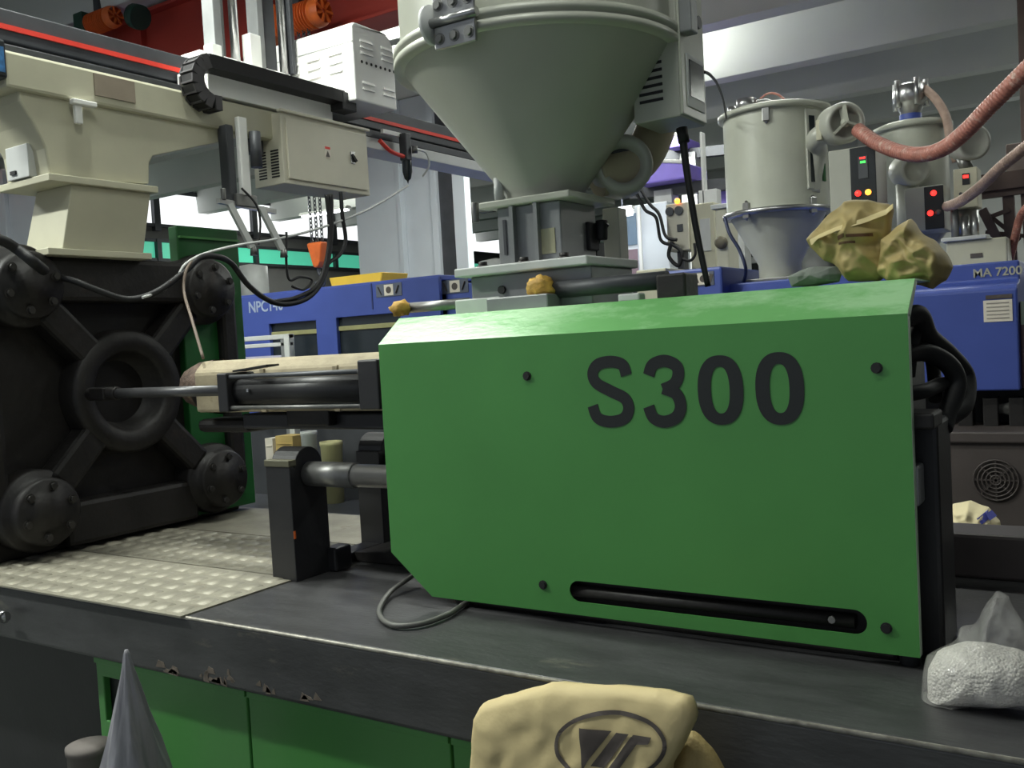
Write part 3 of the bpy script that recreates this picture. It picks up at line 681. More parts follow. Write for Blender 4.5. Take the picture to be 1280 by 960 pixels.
cable('thermocouple_wire', [(240, 326, -3.2), (232, 340, -3.18), (230, 365, -3.15), (240, 400, -3.0), (254, 448, -2.88)], 0.006, M('brown_wire', (110, 96, 84), 0.6), 'brown wire hanging from the tie bar nut to the barrel cover')
cable('hydraulic_pipe', [(-14, 296, -3.3), (6, 302, -3.3), (22, 312, -3.3), (40, 326, -3.25), (55, 338, -3.3)], 0.020, RUBBER, 'short black hose at the top left corner of the platen')

# ================================================================== chain hoist and crane girder
cg = thing('crane_girder', 'red painted crane girder crossing above the robot', 'crane', (-6.0, 5.45, 4.0))
MB().box(-15.5, -1.0, 5.30, 5.33, 4.0, 4.62).build('girder_web', CRANE, cg, 0.004)
MB().box(-15.5, -1.0, 5.22, 5.48, 3.985, 4.01).build('bottom_flange', CRANE, cg, 0.004)
MB().box(-15.5, -1.0, 5.22, 5.48, 4.60, 4.63).build('top_flange', CRANE, cg, 0.004)
for k in range(9): MB().box(-15 + k * 1.6, -14.98 + k * 1.6, 5.24, 5.30, 4.01, 4.60).build('stiffener', CRANE, cg)
tr = MB().box(-9.6, -7.65, 4.90, 5.15, 3.82, 4.5).build('trolley', MGREY); single(centre(tr), 'grey crane trolley hanging beside the red girder at top left', 'crane trolley')
def hoist(p, s, gear, label, chains=True, hookz=None):
    t = thing('chain_hoist', label, 'hoist', (p.x, p.y, p.z), 'orange electric chain hoists')
    x, y, z = p
    b = MB().cyl((x - 0.19 * s, y, z), (x + 0.13 * s, y, z), 0.085 * s, n=24).build('motor_body', ORANGE, t)
    for k in range(11):
        MB().cyl((x + (-0.17 + k * 0.027) * s, y, z), (x + (-0.163 + k * 0.027) * s, y, z), 0.108 * s, n=20).build('fin', ORANGE, b)
    cw = MB().turn((x + 0.13 * s, y, z), (1, 0, 0), [(0.10 * s, 0), (0.108 * s, 0.01 * s), (0.105 * s, 0.05 * s), (0.105 * s, 0.05 * s), (0.085 * s, 0.09 * s)], n=24).build('fan_cowl', ORANGE, t)
    for k in range(7):
        a = 2 * PI * k / 7
        MB().bar((x + 0.215 * s, y + 0.02 * s * math.cos(a), z + 0.02 * s * math.sin(a)), (x + 0.215 * s, y + 0.09 * s * math.cos(a), z + 0.09 * s * math.sin(a)), 0.016 * s).build('cowl_spoke', ORANGE, cw)
    MB().box(x - 0.34 * s, x - 0.19 * s, y - 0.1 * s, y + 0.1 * s, z - 0.12 * s, z + 0.12 * s).build('gear_box', gear, t, 0.01)
    MB().box(x - 0.08 * s, x + 0.0 * s, y - 0.03, y + 0.03, z + 0.08 * s, z + 0.3 * s).build('suspension', DGREY, t)
    if chains:
        lm = MB()
        def chain(y0, x0, za, zb):
            c_ = MB(); k = 0; zz = za
            while zz > zb:
                a, b2 = (Vector((1, 0, 0)), Vector((0, 0, 1))) if k % 2 else (Vector((0, 1, 0)), Vector((0, 0, 1)))
                ps = [Vector((x0, y0, zz)) + a * (0.011 * math.cos(u)) + b2 * (0.021 * math.sin(u)) for u in [2 * PI * q / 8 for q in range(8)]]
                c_.tube(ps + [ps[0]], 0.004, 5, 1, caps=False); zz -= 0.03; k += 1
            return c_.build('chain', DGREY, t, fix=False)
        for dx in (-0.05, 0.0, 0.05): chain(y, x + dx, z - 0.1, hookz + 0.13)
        hb = MB().prism([(x - 0.075, hookz + 0.13), (x + 0.075, hookz + 0.13), (x + 0.05, hookz - 0.01), (x + 0.02, hookz - 0.05), (x - 0.02, hookz - 0.05)], 'y', y - 0.04, y + 0.04).build('hook_block', ORANGE, t, 0.015)
        MB().tube([(x, y, hookz - 0.05), (x, y, hookz - 0.09), (x + 0.045, y, hookz - 0.13), (x + 0.03, y, hookz - 0.18), (x - 0.02, y, hookz - 0.18), (x - 0.04, y, hookz - 0.145)], 0.012, 8).build('hook', DGREY, t)
    return t
hp = at(396, 16, Y=4.95); hk = at(398, 326, Y=4.95)
hoist(Vector((hk.x, 4.95, hp.z)), 0.95, ORANGE, 'orange finned chain hoist with three chains and hook block', True, hk.z)
hp2 = at(128, 26, Y=5.05)
hoist(hp2, 0.85, M('dark_green_enamel', (30, 66, 52), 0.5), 'orange and green hoist motor far left under the red girder', False)
o = MB().cyl(at(168, 20, Y=5.05), at(176, 22, Y=5.05), 0.1, n=16).build('gear_housing', MATS['dark_green_enamel']); single(centre(o), 'dark green round gear housing beside the left hoist motor', 'gear housing')

# ================================================================== large hopper dryer
HX, HY, HR = -1.405, 2.40, 0.418
HZ = 2.435
D = thing('hopper_dryer', 'large grey hopper dryer mounted above the green hood', 'hopper dryer', (HX, HY, 1.78))
drum = MB().turn((HX, HY, 0), (0, 0, 1), [(HR - 0.022, HZ + 0.045), (HR - 0.022, 3.30)], n=72).build('drum', HOPRIM, D)
cone = MB().turn((HX, HY, 0), (0, 0, 1), [(HR - 0.03, HZ), (0.118, 2.075), (0.118, 2.075), (0.112, 2.05)], n=72).build('cone', HOPGREY, D)
MB().turn((HX, HY, 0), (0, 0, 1), [(HR - 0.05, HZ), (HR, HZ), (HR, HZ), (HR, HZ + 0.020), (HR, HZ + 0.020), (HR - 0.008, HZ + 0.021), (HR - 0.008, HZ + 0.021), (HR - 0.008, HZ + 0.027), (HR - 0.008, HZ + 0.027), (HR, HZ + 0.028), (HR, HZ + 0.028), (HR, HZ + 0.048), (HR, HZ + 0.048), (HR - 0.03, HZ + 0.052)], n=72).build('rim_band', HOPRIM, D)
# hinge with bolts on the rim, turned towards the viewer's left
ang = math.atan2(-HY, -HX + 0.0) - 0.0
vd = Vector((CAM.x - HX, CAM.y - HY, 0)).normalized(); ca = math.radians(-29)
hd = Matrix.Rotation(ca, 3, 'Z') @ vd                     # outward direction of the hinge
tg = Vector((-hd.y, hd.x, 0)); zz = Vector((0, 0, 1)); RH = Matrix((tg, zz, hd)).transposed()
hc_ = Vector((HX, HY, HZ + 0.034)) + hd * (HR + 0.004)
hg = MB().obox(hc_ + zz * 0.038, (0.125, 0.058, 0.012), RH).obox(hc_ - zz * 0.038, (0.125, 0.058, 0.012), RH).build('hinge_plate', STEEL, D, 0.003)
MB().cyl(hc_ + tg * 0.075 + hd * 0.012, hc_ - tg * 0.075 + hd * 0.012, 0.011, n=14).build('hinge_pin', STEEL, hg)
for s in (-1, 1):
    for t_ in (-0.045, 0, 0.045): inst('bolt', BOLT, hg, hc_ + zz * (s * 0.042) + tg * t_ + hd * 0.006, RH)
MB().turn(hc_ - tg * 0.078, tg, [(0.0, 0), (0.05, 0.0), (0.05, 0.012), (0.0, 0.012)], n=20).build('hinge_cheek', GREYP, hg)
# throat: gate flange, square throat with ribs, base plate
MB().box(HX - 0.15, HX + 0.15, HY - 0.13, HY + 0.15, 2.035, 2.055).build('gate_flange', HOPRIM, D, 0.004)
MB().box(HX - 0.19, HX - 0.13, HY - 0.09, HY - 0.05, 2.035, 2.055).cyl((HX - 0.17, HY - 0.12, 2.0), (HX - 0.17, HY - 0.12, 2.06), 0.012, n=10).build('gate_handle', DSTEEL, D, 0.003)
MB().cyl((HX - 0.09, HY - 0.11, 2.055), (HX - 0.09, HY - 0.11, 2.12), 0.014, n=12).build('gate_pin', GREYP, D)
th = MB().box(HX - 0.105, HX + 0.105, HY - 0.105, HY + 0.105, 1.87, 2.035).build('throat', MGREY, D, 0.004)
for dx in (-0.045, 0.035): MB().box(HX + dx - 0.006, HX + dx + 0.006, HY - 0.125, HY - 0.105, 1.87, 2.035).build('throat_rib', MGREY, th)
MB().box(HX - 0.085, HX - 0.075, HY - 0.108, HY - 0.104, 1.90, 2.0).build('throat_slot', DGREY, th)
MB().box(HX + 0.04, HX + 0.085, HY - 0.107, HY - 0.104, 1.89, 1.96).build('sight_glass', M('pale_sight_glass', (170, 168, 138), 0.3), th)
bp = MB().box(HX - 0.23, HX + 0.21, HY - 0.16, HY + 0.16, 1.845, 1.87).build('base_plate', GREYP, D, 0.004)
MB().box(HX - 0.20, HX + 0.20, HY - 0.12, HY + 0.14, 1.738, 1.845).build('base_block', MGREY, D, 0.005)
for dx in (-0.14, 0.0, 0.13): inst('bolt', BOLT_D, bp, (HX + dx, HY - 0.14, 1.87))
MB().cyl((HX - 0.09, HY - 0.12, 1.80), (HX - 0.09, HY - 0.128, 1.80), 0.012, n=10).build('plug', RUBBER, D)
# duct elbow and blower behind the cone
du = MB().tube([(-1.17, 2.72, 2.50), (-1.17, 2.72, 2.36), (-1.18, 2.68, 2.25), (-1.22, 2.62, 2.16), (-1.30, 2.52, 2.12)], 0.06, 20, 8).build('duct_elbow', TAN, D)
bc_ = at(778, 207, Y=2.55); bax = Vector((0.6, -0.8, 0.05)).normalized()
blw = MB().turn(bc_, bax, [(0.05, 0.0), (0.058, 0.03), (0.08, 0.035), (0.088, 0.02), (0.09, -0.05), (0.06, -0.08)], n=32).build('blower', HOPGREY, D)
MB().turn(bc_, bax, [(0.0, 0.012), (0.018, 0.012), (0.02, -0.005), (0.052, -0.004)], n=24).build('blower_intake', DGREY, blw)
# control box of the dryer
bx = MB().box(-1.13, -0.992, 2.44, 2.62, 2.235, 3.05).build('control_box', HOPGREY, D, 0.004)
MB().box(-0.993, -0.985, 2.443, 2.617, 2.24, 3.05).build('front_panel', HOPRIM, bx, 0.003)
MB().box(-0.986, -0.981, 2.475, 2.60, 2.265, 2.41).build('screen_frame', GREYP, bx, 0.002)
MB().box(-0.982, -0.979, 2.49, 2.59, 2.295, 2.395).build('screen', SCREEN, bx)
MB().box(-0.985, -0.95, 2.44, 2.49, 2.455, 2.545).box(-0.985, -0.955, 2.445, 2.475, 2.54, 2.575).build('panel_bracket', MGREY, bx, 0.004)
MB().cyl((-0.986, 2.56, 2.51), (-0.972, 2.56, 2.51), 0.018, n=14).build('knob', DGREY, bx)
MB().box(-0.986, -0.975, 2.51, 2.56, 2.60, 2.67).build('rocker_switch', DGREY, bx, 0.003)
vb = proto(MB().box(-0.035, 0.035, -0.002, 0.0, -0.004, 0.004), 'vent_slot', RUBBER)
for j in range(7): inst('vent_slot', vb, bx, (-1.075, 2.44, 2.29 + j * 0.02))
# wires beside the throat
for k, (pts, mt, lb) in enumerate([
    ([(742, 300), (746, 330), (752, 352), (744, 320), (750, 296), (760, 280)], RUBBER, 'bunch of black wire beside the hopper throat'),
    ([(727, 305), (730, 322), (738, 336), (745, 342)], RED, 'red wire curling down beside the hopper throat')]):
    cable('sensor_wire', [(a, b, 2.5) for a, b in pts], 0.006, mt, lb, plane='Y')
o = MB().box(*(lambda a, b: (a.x, b.x, 2.44, 2.50, b.z, a.z))(at(727, 278, Y=2.44), at(738, 312, Y=2.44))).cyl(at(752, 275, Y=2.5), at(752, 300, Y=2.5), 0.018, n=12).build('solenoid_valve', RUBBER, None, 0.004)
single(centre(o), 'small black solenoid valve beside the hopper throat', 'valve')
pv = (at(756, 262, Y=2.62), at(778, 345, Y=2.62))
o = MB().box(pv[0].x, pv[0].x + 0.055, 2.60, 2.66, 1.735, pv[0].z).build('stand_post', HOPRIM, None, 0.004); single(centre(o), 'pale square post right of the hopper throat', 'post')
o = MB().tube([at(853, 166, Y=2.5), at(858, 210, Y=2.5), at(870, 285, Y=2.5), at(885, 358, Y=2.5)], lambda t: 0.011 - 0.003 * t, 10).cyl(at(852, 160, Y=2.5), at(855, 178, Y=2.5), 0.016, n=12).build('power_lead', RUBBER)
single(centre(o), 'straight black lead dropping from the dryer control box to the hood', 'cable')

# ================================================================== blue machines in the next row
def R4(p0, p1, Y):      # rectangle seen between two pixels on a plane y=Y -> x0,x1,z0,z1
    a, b = at(*p0, Y=Y), at(*p1, Y=Y); return min(a.x, b.x), max(a.x, b.x), min(a.z, b.z), max(a.z, b.z)
YM = 4.5
BA = thing('blue_moulding_machine', 'blue injection moulding machine with dark windows behind the barrel', 'machine', (-5.0, 4.9, 0))
zt = 2.06
wa = R4((336, 408), (399, 470), YM); wb = R4((420, 400), (486, 470), YM)
wa = (wa[0], wa[1], 1.40, 1.86); wb = (wb[0], wb[1] + 0.12, 1.40, 1.865)
def rect(r): return [(r[0], r[2]), (r[1], r[2]), (r[1], r[3]), (r[0], r[3])]
front = MB().prism([(-7.4, 1.22), (-3.40, 1.22), (-3.40, zt), (-7.4, zt)], 'y', YM, YM + 0.03, holes=[rect(wa), rect(wb)]).build('front_panel', BLUE, BA, 0.004)
MB().box(-7.4, -3.40, YM + 0.01, 5.5, zt - 0.02, zt + 0.012).build('top_panel', BLUE, BA, 0.006)
MB().box(-7.4, -3.40, YM + 0.45, 5.5, 0.9, zt - 0.02).build('inner_body', DGREY, BA)
for w in (wa, wb):
    p = MB().box(w[0] - 0.02, w[1] + 0.02, YM + 0.03, YM + 0.036, w[2], w[3]).build('window_pane', SCREEN, BA)
    MB().box(w[0], w[1], YM + 0.018, YM + 0.03, w[3] - 0.085, w[3] - 0.055).build('window_bar', M('olive_yellow_bar', (150, 148, 104), 0.5), BA, 0.003)
MB().box(-7.3, -2.75, 4.44, 5.6, 0.25, 1.19).build('machine_base', DGREY, BA, 0.01)
MB().box(-7.3, -2.75, 4.42, 4.60, 1.19, 1.24).build('base_ledge', BLUE_D, BA, 0.006)
MB().box(-7.0, -3.2, 4.6, 5.4, 0, 0.25).build('plinth', BLACK, BA)
MB().box(-3.40, -3.05, 4.56, 5.4, 1.24, 2.01).build('side_housing', BLUE, BA, 0.008)
MB().box(-3.05, -2.72, 4.64, 5.3, 1.24, 1.955).build('side_housing', BLUE_D, BA, 0.008)
p = at(311, 391, Y=YM); letters('lettering', 'NPC140', 0.105, (p.x, YM - 0.001, p.z), M('pale_lettering', (164, 176, 200), 0.5), front, offset=0.002, sx=0.92)
def emblem(pa, pb, Y, par):
    x0, x1, z0, z1 = R4(pa, pb, Y); w = x1 - x0
    e = MB().box(x0, x1, Y - 0.004, Y, z0, z1).build('emblem_plate', M('emblem_grey', (94, 100, 116), 0.4), par)
    xc = (x0 + x1) / 2; zc = (z0 + z1) / 2; h = (z1 - z0)
    MB().box(xc - h * 0.45, xc + h * 0.45, Y - 0.0055, Y - 0.004, z0 + 0.08 * h, z1 - 0.08 * h).build('emblem_square', PAPER, e)
    MB().cyl((xc, Y - 0.0055, zc), (xc, Y - 0.007, zc), 0.26 * h, n=20).build('emblem_disc', INK, e)
    for s in (-1, 1): MB().bar((xc + s * w * 0.28, Y - 0.0048, zc - 0.3 * h), (xc + s * w * 0.40, Y - 0.0048, zc + 0.3 * h), 0.018, 0.003).build('emblem_stroke', INK, e)
emblem((470, 356), (503, 369), YM, front)
sp = emblem((552, 351), (586, 365), 4.56, BA)
MB().box(-3.93, -3.92, YM - 0.004, YM, 1.9, zt).build('panel_seam', BLUE_D, front)
x0, x1, z0, z1 = R4((417, 357), (478, 345), 4.62)
o = MB().prism([(x0, zt + 0.013), (x1, zt + 0.013), (x1 + 0.02, zt + 0.075), (x0 - 0.02, zt + 0.075)], 'y', 4.60, 4.86).build('plastic_tray', YELLOW, None, 0.008)
single(centre(o), 'yellow plastic tray lying on top of the blue machine', 'tray')
# aluminium frame in front of the blue machine
af = thing('aluminium_stand', 'aluminium profile frame standing before the blue machine', 'stand', (-4.75, 4.22, 0))
x0, x1, z0, z1 = R4((296, 417), (366, 449), 4.22)
ztop = at(366, 417, Y=4.22).z
MB().box(x0, x1, 4.20, 4.24, ztop - 0.03, ztop).build('rail', GREYP, af, 0.004)
MB().box(x0, x1, 4.205, 4.235, ztop - 0.075, ztop - 0.05).build('rail', GREYP, af, 0.004)
MB().box(x1 - 0.045, x1, 4.195, 4.245, 0, ztop).build('upright', GREYP, af, 0.004)
MB().box(x1 - 0.085, x1 - 0.05, 4.205, 4.235, 0, ztop - 0.03).build('upright', MGREY, af, 0.004)
MB().box(x0, x0 + 0.045, 4.195, 4.245, 0, ztop).build('upright', GREYP, af, 0.004)
MB().box(x0, x1 - 0.09, 4.21, 4.225, ztop - 0.30, ztop - 0.13).build('infill_sheet', M('lilac_grey_sheet', (180, 176, 196), 0.4), af)
# cartons and clutter in the gap under the carriage
for i, (a, b, mt, lb, Y) in enumerate([((331, 548), (342, 572), PAPER, 'pale carton in the gap left of the rod support', 4.05), ((344, 545), (367, 572), M('tan_carton', (206, 178, 112), 0.7), 'tan carton in the gap above the rod support', 4.05),
                                   ((371, 540), (388, 575), GREYP, 'grey cylindrical can behind the rod support', 4.0), ((394, 553), (416, 580), M('cream_bucket', (206, 200, 150), 0.6), 'cream bucket in the gap above the guide rod', 4.0)]):
    x0, x1, z0, z1 = R4(a, b, Y)
    if i < 2:
        o = MB().box(x0, x1, Y, Y + 0.12, z0 - 0.25, z1).box(x0 + 0.01, x1 - 0.01, Y - 0.004, Y, z1 - 0.05, z1 - 0.045)
    else:
        xc = (x0 + x1) / 2; rr = (x1 - x0) / 2
        o = MB().turn((xc, Y + rr, z0 - 0.25), (0, 0, 1), [(0, 0), (rr * 0.85, 0), (rr, z1 - z0 + 0.22), (rr * 1.06, z1 - z0 + 0.23), (rr * 1.06, z1 - z0 + 0.25), (rr * 0.9, z1 - z0 + 0.25), (rr * 0.8, z1 - z0 + 0.05), (0, z1 - z0 + 0.05)], n=20)
    single(centre(o.build('carton' if i < 2 else ('metal_can' if i == 2 else 'bucket'), mt)), lb, ['carton', 'carton', 'can', 'bucket'][i])
o = MB().box(-4.9, -3.0, 3.75, 4.18, 0.72, 0.76).box(-4.86, -4.82, 3.78, 3.82, 0, 0.72).box(-3.08, -3.04, 3.78, 3.82, 0, 0.72).box(-4.86, -4.82, 4.12, 4.16, 0, 0.72).box(-3.08, -3.04, 4.12, 4.16, 0, 0.72)
o = o.build('side_table', DGREY); single(centre(o), 'dark table with cartons between the two machine rows', 'table')

BC = thing('blue_moulding_machine', 'blue injection moulding machine with paper notice behind the black hoses', 'machine', (-1.2, 5.0, 0))
bx1 = at(1273, 400, Y=YM).x
body = MB().prism([(YM, 1.325), (YM, 1.755), (YM + 0.02, 1.775), (YM + 0.10, 1.785), (YM + 0.13, 1.80), (YM + 0.13, 1.88), (5.62, 1.88), (5.62, 1.325)], 'x', -2.35, bx1).build('housing', BLUE, BC, 0.008)
MB().box(-1.96, -1.66, 4.52, 5.2, 1.80, 1.965).build('raised_housing', BLUE, BC, 0.012)
MB().box(-2.33, -2.10, 4.56, 5.0, 1.80, 1.95).build('terminal_box', DGREY, BC, 0.006)
MB().box(-2.14, -1.97, 4.55, 5.0, 1.80, 1.985).build('terminal_box', CREAM, BC, 0.006)
emblem((866, 341), (893, 356), 4.52, BC)
x0, x1, z0, z1 = R4((1229, 376), (1266, 401), YM)
nt = MB().box(x0, x1, YM - 0.003, YM, z0, z1).build('paper_notice', PAPER, BC)
for k in range(5): MB().box(x0 + 0.012, x1 - 0.012, YM - 0.0042, YM - 0.003, z0 + 0.012 + k * 0.016, z0 + 0.017 + k * 0.016).build('printed_line', M('pale_print', (150, 144, 136), 0.7), nt)
MB().box(x0 + 0.01, x1, YM - 0.004, YM, z1 + 0.005, z1 + 0.022).build('warning_strip', INK, BC)
p = at(1216, 347, Y=YM + 0.13); letters('lettering', 'MA 7200', 0.052, (p.x, YM + 0.128, p.z), M('faded_gold_lettering', (170, 168, 150), 0.5), body, offset=0.001)
MB().box(-2.5, 1.8, 4.34, 5.6, 0.15, 1.163).build('machine_base', BROWN, BC, 0.01)
MB().box(-2.5, 1.8, 4.32, 4.6, 1.12, 1.168).build('base_rim', BROWN, BC, 0.008)
MB().box(-2.3, 0.6, 4.75, 5.5, 1.163, 1.33).build('bed_gap', BLACK, BC)
MB().box(-2.3, 1.6, 4.5, 5.4, 0, 0.15).build('plinth', BLACK, BC)
c = at(1245, 600, Y=4.34)
fg = MB()
for k in range(5): rr = 0.02 + k * 0.016; fg.tube([(c.x + rr * math.cos(a), 4.333, c.z + rr * math.sin(a)) for a in [2 * PI * q / 24 for q in range(25)]], 0.004, 6, 1, caps=False)
fgo = fg.build('fan_grille', BROWN, BC, fix=False)
for k in range(4): a = PI * k / 4; MB().bar((c.x - 0.084 * math.cos(a), 4.334, c.z - 0.084 * math.sin(a)), (c.x + 0.084 * math.cos(a), 4.334, c.z + 0.084 * math.sin(a)), 0.006).build('grille_spoke', BROWN, fgo)
MB().box(bx1 + 0.0, bx1 + 0.16, 4.56, 5.2, 1.33, 1.70).build('end_guard', M('maroon_grey', (96, 74, 80), 0.5), BC, 0.008)
MB().box(bx1 + 0.005, bx1 + 0.15, 4.552, 4.56, 1.60, 1.70).build('end_plate', M('sage_plate', (150, 164, 146), 0.5), BC)
MB().cyl((-0.5, 4.6, 1.24), (0.3, 4.6, 1.24), 0.03, n=14).build('pipe', DSTEEL, BC)
for k in range(3): MB().box(-0.62 + 0.1 * k, -0.56 + 0.1 * k, 4.55, 4.64, 1.165, 1.29).build('valve_block', IRON, BC, 0.005)
# white sack standing between the rows
W_ = pillow([tuple((lambda q: (q.x, q.z))(at(a, b, Y=3.55))) for a, b in [(1178, 690), (1178, 645), (1192, 630), (1212, 626), (1235, 634), (1250, 652), (1256, 690)]], 3.55, 0.10, 0.10, amp=0.015, freq=14, seed=3)
x0 = min(v.x for v in W_.v)
for v in W_.v:
    if v.z < 0.90: v.z = v.z - (0.90 - v.z) * 20
zm = min(v.z for v in W_.v)
for v in W_.v:
    if v.z < 0.90: v.z = 0.90 - (0.90 - v.z) * 0.9 / (0.90 - zm)
so = W_.build('resin_sack', M('cream_woven_sack', (236, 222, 178), 0.6, bump=0.3, bscale=20), None, fix=False)
pa, pb = at(1222, 655, Y=3.43), at(1243, 641, Y=3.43)
stp = MB()
N = 10
for i in range(N):
    for sgn in (-1, 1):
        t = i / (N - 1); q = Vector(pa).lerp(pb, t); d = Vector((pb.x - pa.x, 0, pb.z - pa.z)).normalized(); nrm = Vector((-d.z, 0, d.x)) * 0.012 * sgn
        stp.v.append(q + nrm)
for i in range(N - 1): stp.quadface((2*i, 2*i+2, 2*i+3, 2*i+1))
drape(W_, stp)
single(so, 'cream resin sack with a blue stripe standing behind the rear rail', 'sack')
so2 = stp.build('blue_stripe', M('blue_print', (90, 96, 176), 0.6), so, fix=False)

# ================================================================== hopper dryers on the blue machines
def small_dryer(cx, cy, R_, z0, z1, zc, label, lid=True):
    t = thing('hopper_dryer', label, 'hopper dryer', (cx, cy, zc))
    d = MB().turn((cx, cy, 0), (0, 0, 1), [(R_, z0), (R_, z1)], n=48).build('drum', HOPRIM, t)
    MB().turn((cx, cy, 0), (0, 0, 1), [(R_ - 0.01, z0), (R_ * 0.42, zc + 0.08), (R_ * 0.42, zc + 0.08), (R_ * 0.42, zc)], n=48).build('cone', HOPGREY, t)
    MB().turn((cx, cy, 0), (0, 0, 1), [(R_, z0 + 0.012), (R_ + 0.022, z0 + 0.010), (R_ + 0.022, z0 - 0.014), (R_ - 0.02, z0 - 0.016)], n=48).build('lower_band', STEEL, t)
    MB().turn((cx, cy, 0), (0, 0, 1), [(R_, z1 - 0.02), (R_ + 0.025, z1 - 0.018), (R_ + 0.025, z1 + 0.004), (R_ * 0.9, z1 + 0.02), (0.0, z1 + 0.035)], n=48).build('lid', HOPRIM, t)
    return t, d
s2, d2 = small_dryer(-1.515, 5.0, 0.262, 2.245, 2.765, 1.90, 'grey hopper dryer with slotted drum on the blue machine')
MB().box(-1.66, -1.37, 4.85, 5.15, 1.881, 1.905).build('foot_flange', DSTEEL, s2, 0.004)
vdir = Vector((1.515, -5.0, 0)).normalized()
def on_drum(cx, cy, R_, deg, z): v = Matrix.Rotation(math.radians(deg), 3, 'Z') @ Vector((-cx, -cy, 0)).normalized(); return Vector((cx, cy, z)) + v * R_, v
for dg, z, nm in ((-8, 2.72, 'latch'), (-35, 2.25, 'latch'), (40, 2.25, 'latch')):
    p, v = on_drum(-1.515, 5.0, 0.268, dg, z); R_ = Matrix((Vector((-v.y, v.x, 0)), Vector((0, 0, 1)), v)).transposed()
    l_ = MB().obox(p, (0.035, 0.08, 0.02), R_).build(nm, STEEL, s2, 0.003)
    MB().cyl(p + Vector((0, 0, -0.05)), p + Vector((0, 0, 0.05)), 0.007, n=8).build('latch_rod', STEEL, l_)
p, v = on_drum(-1.515, 5.0, 0.262, 42, 2.53); R_ = Matrix((Vector((-v.y, v.x, 0)), Vector((0, 0, 1)), v)).transposed()
sg = MB().obox(p, (0.07, 0.40, 0.016), R_).build('sight_frame', HOPGREY, s2, 0.004)
MB().obox(p + v * 0.008, (0.035, 0.33, 0.006), R_).build('sight_glass', SCREEN, sg)
p, v = on_drum(-1.515, 5.0, 0.262, 62, 2.42); R_ = Matrix((Vector((-v.y, v.x, 0)), Vector((0, 0, 1)), v)).transposed()
MB().obox(p, (0.03, 0.09, 0.012), R_).build('gauge_strip', GREEN_D, s2, 0.002)
MB().tube([(-1.66, 4.95, 2.79), (-1.62, 4.95, 2.83), (-1.54, 4.95, 2.835), (-1.48, 4.95, 2.80)], 0.008, 8).build('lid_handle', STEEL, s2)
MB().cyl((-1.62, 4.88, 2.785), (-1.62, 4.88, 2.84), 0.05, n=18).cyl((-1.72, 4.95, 2.785), (-1.72, 4.95, 2.83), 0.025, n=12).build('lid_port', STEEL, s2)
MB().tube([at(984, 128, Y=5), at(972, 118, Y=5), at(960, 117, Y=5), at(950, 124, Y=5)], 0.006, 8).build('lid_tube', HOSE, s2)
# blower with three-spoke intake, its elbow and control box (parts of this dryer)
c = at(1057, 153, Y=4.72); ax = Vector((0.55, -0.80, -0.1)).normalized()
bl = MB().turn(c - ax * 0.16, ax, [(0.0, 0), (0.085, 0), (0.095, 0.02), (0.098, 0.15), (0.098, 0.15), (0.085, 0.165), (0.085, 0.165), (0.07, 0.165), (0.07, 0.13), (0.0, 0.13)], n=32).build('blower', HOPGREY, s2)
xx = Vector((0, 0, 1)).cross(ax).normalized(); yy = ax.cross(xx)
for k in range(3):
    a = PI / 2 + 2 * PI * k / 3 + 0.2; MB().bar(c + ax * 0.0, c + xx * (0.08 * math.cos(a)) + yy * (0.08 * math.sin(a)), 0.035, 0.012).build('intake_spoke', HOPRIM, bl)
MB().turn(c - ax * 0.01, ax, [(0.0, 0.012), (0.022, 0.012), (0.022, 0.0)], n=14).build('intake_hub', HOPRIM, bl)
MB().tube([c - ax * 0.12 + Vector((0.0, 0, -0.02)), c - ax * 0.16 - xx * 0.08 + Vector((0, 0, -0.05)), at(1020, 190, Y=4.9), at(1012, 240, Y=4.9)], 0.05, 14, 8).build('blower_duct', HOPGREY, s2)
x0, x1, z0, z1 = R4((1022, 152), (1030, 176), 4.78); MB().box(x0, x1, 4.74, 4.82, z0, z1).build('blower_mount', CREAM, s2, 0.004)
def panel_box(par, pa, pb, Y, depth, side, lights, disp):
    x0, x1, z0, z1 = R4(pa, pb, Y)
    b = MB().box(x0 - side, x1, Y, Y + depth, z0, z1).build('control_box', HOPGREY, par, 0.005)
    MB().box(x0, x1, Y - 0.008, Y, z0 + 0.004, z1 - 0.004).build('control_panel', PANEL_BLK, b, 0.003)
    w, h = x1 - x0, z1 - z0
    if disp:
        MB().box(x0 + 0.33 * w, x0 + 0.70 * w, Y - 0.011, Y - 0.008, z0 + 0.5 * h, z0 + 0.84 * h).build('display', DGREY, b)
        MB().box(x0 + 0.40 * w, x0 + 0.62 * w, Y - 0.013, Y - 0.011, z0 + 0.80 * h, z0 + 0.825 * h).build('red_digits', LED_R, b)
        MB().box(x0 + 0.42 * w, x0 + 0.62 * w, Y - 0.013, Y - 0.011, z0 + 0.735 * h, z0 + 0.765 * h).build('green_digits', LED_G, b)
    for (u, v_, mt) in lights: MB().turn((x0 + u * w, Y - 0.008, z0 + v_ * h), (0, -1, 0), [(0.014, 0), (0.014, 0.004), (0.010, 0.010), (0.0, 0.012)], n=14).build('indicator_lamp', mt, b)
    return b
panel_box(s2, (1062, 185), (1097, 262), 4.66, 0.24, 0.10, [(0.28, 0.28, LED_R), (0.68, 0.28, LED_O)], True)
s3, d3 = small_dryer(-0.915, 5.45, 0.172, 2.12, 2.665, 1.90, 'narrow grey hopper dryer with chrome loader cap')
MB().box(-1.02, -0.81, 5.34, 5.56, 1.881, 1.905).build('foot_flange', DSTEEL, s3, 0.004)
c = Vector((at(1138, 140, Y=5.45).x, 5.45, 0))
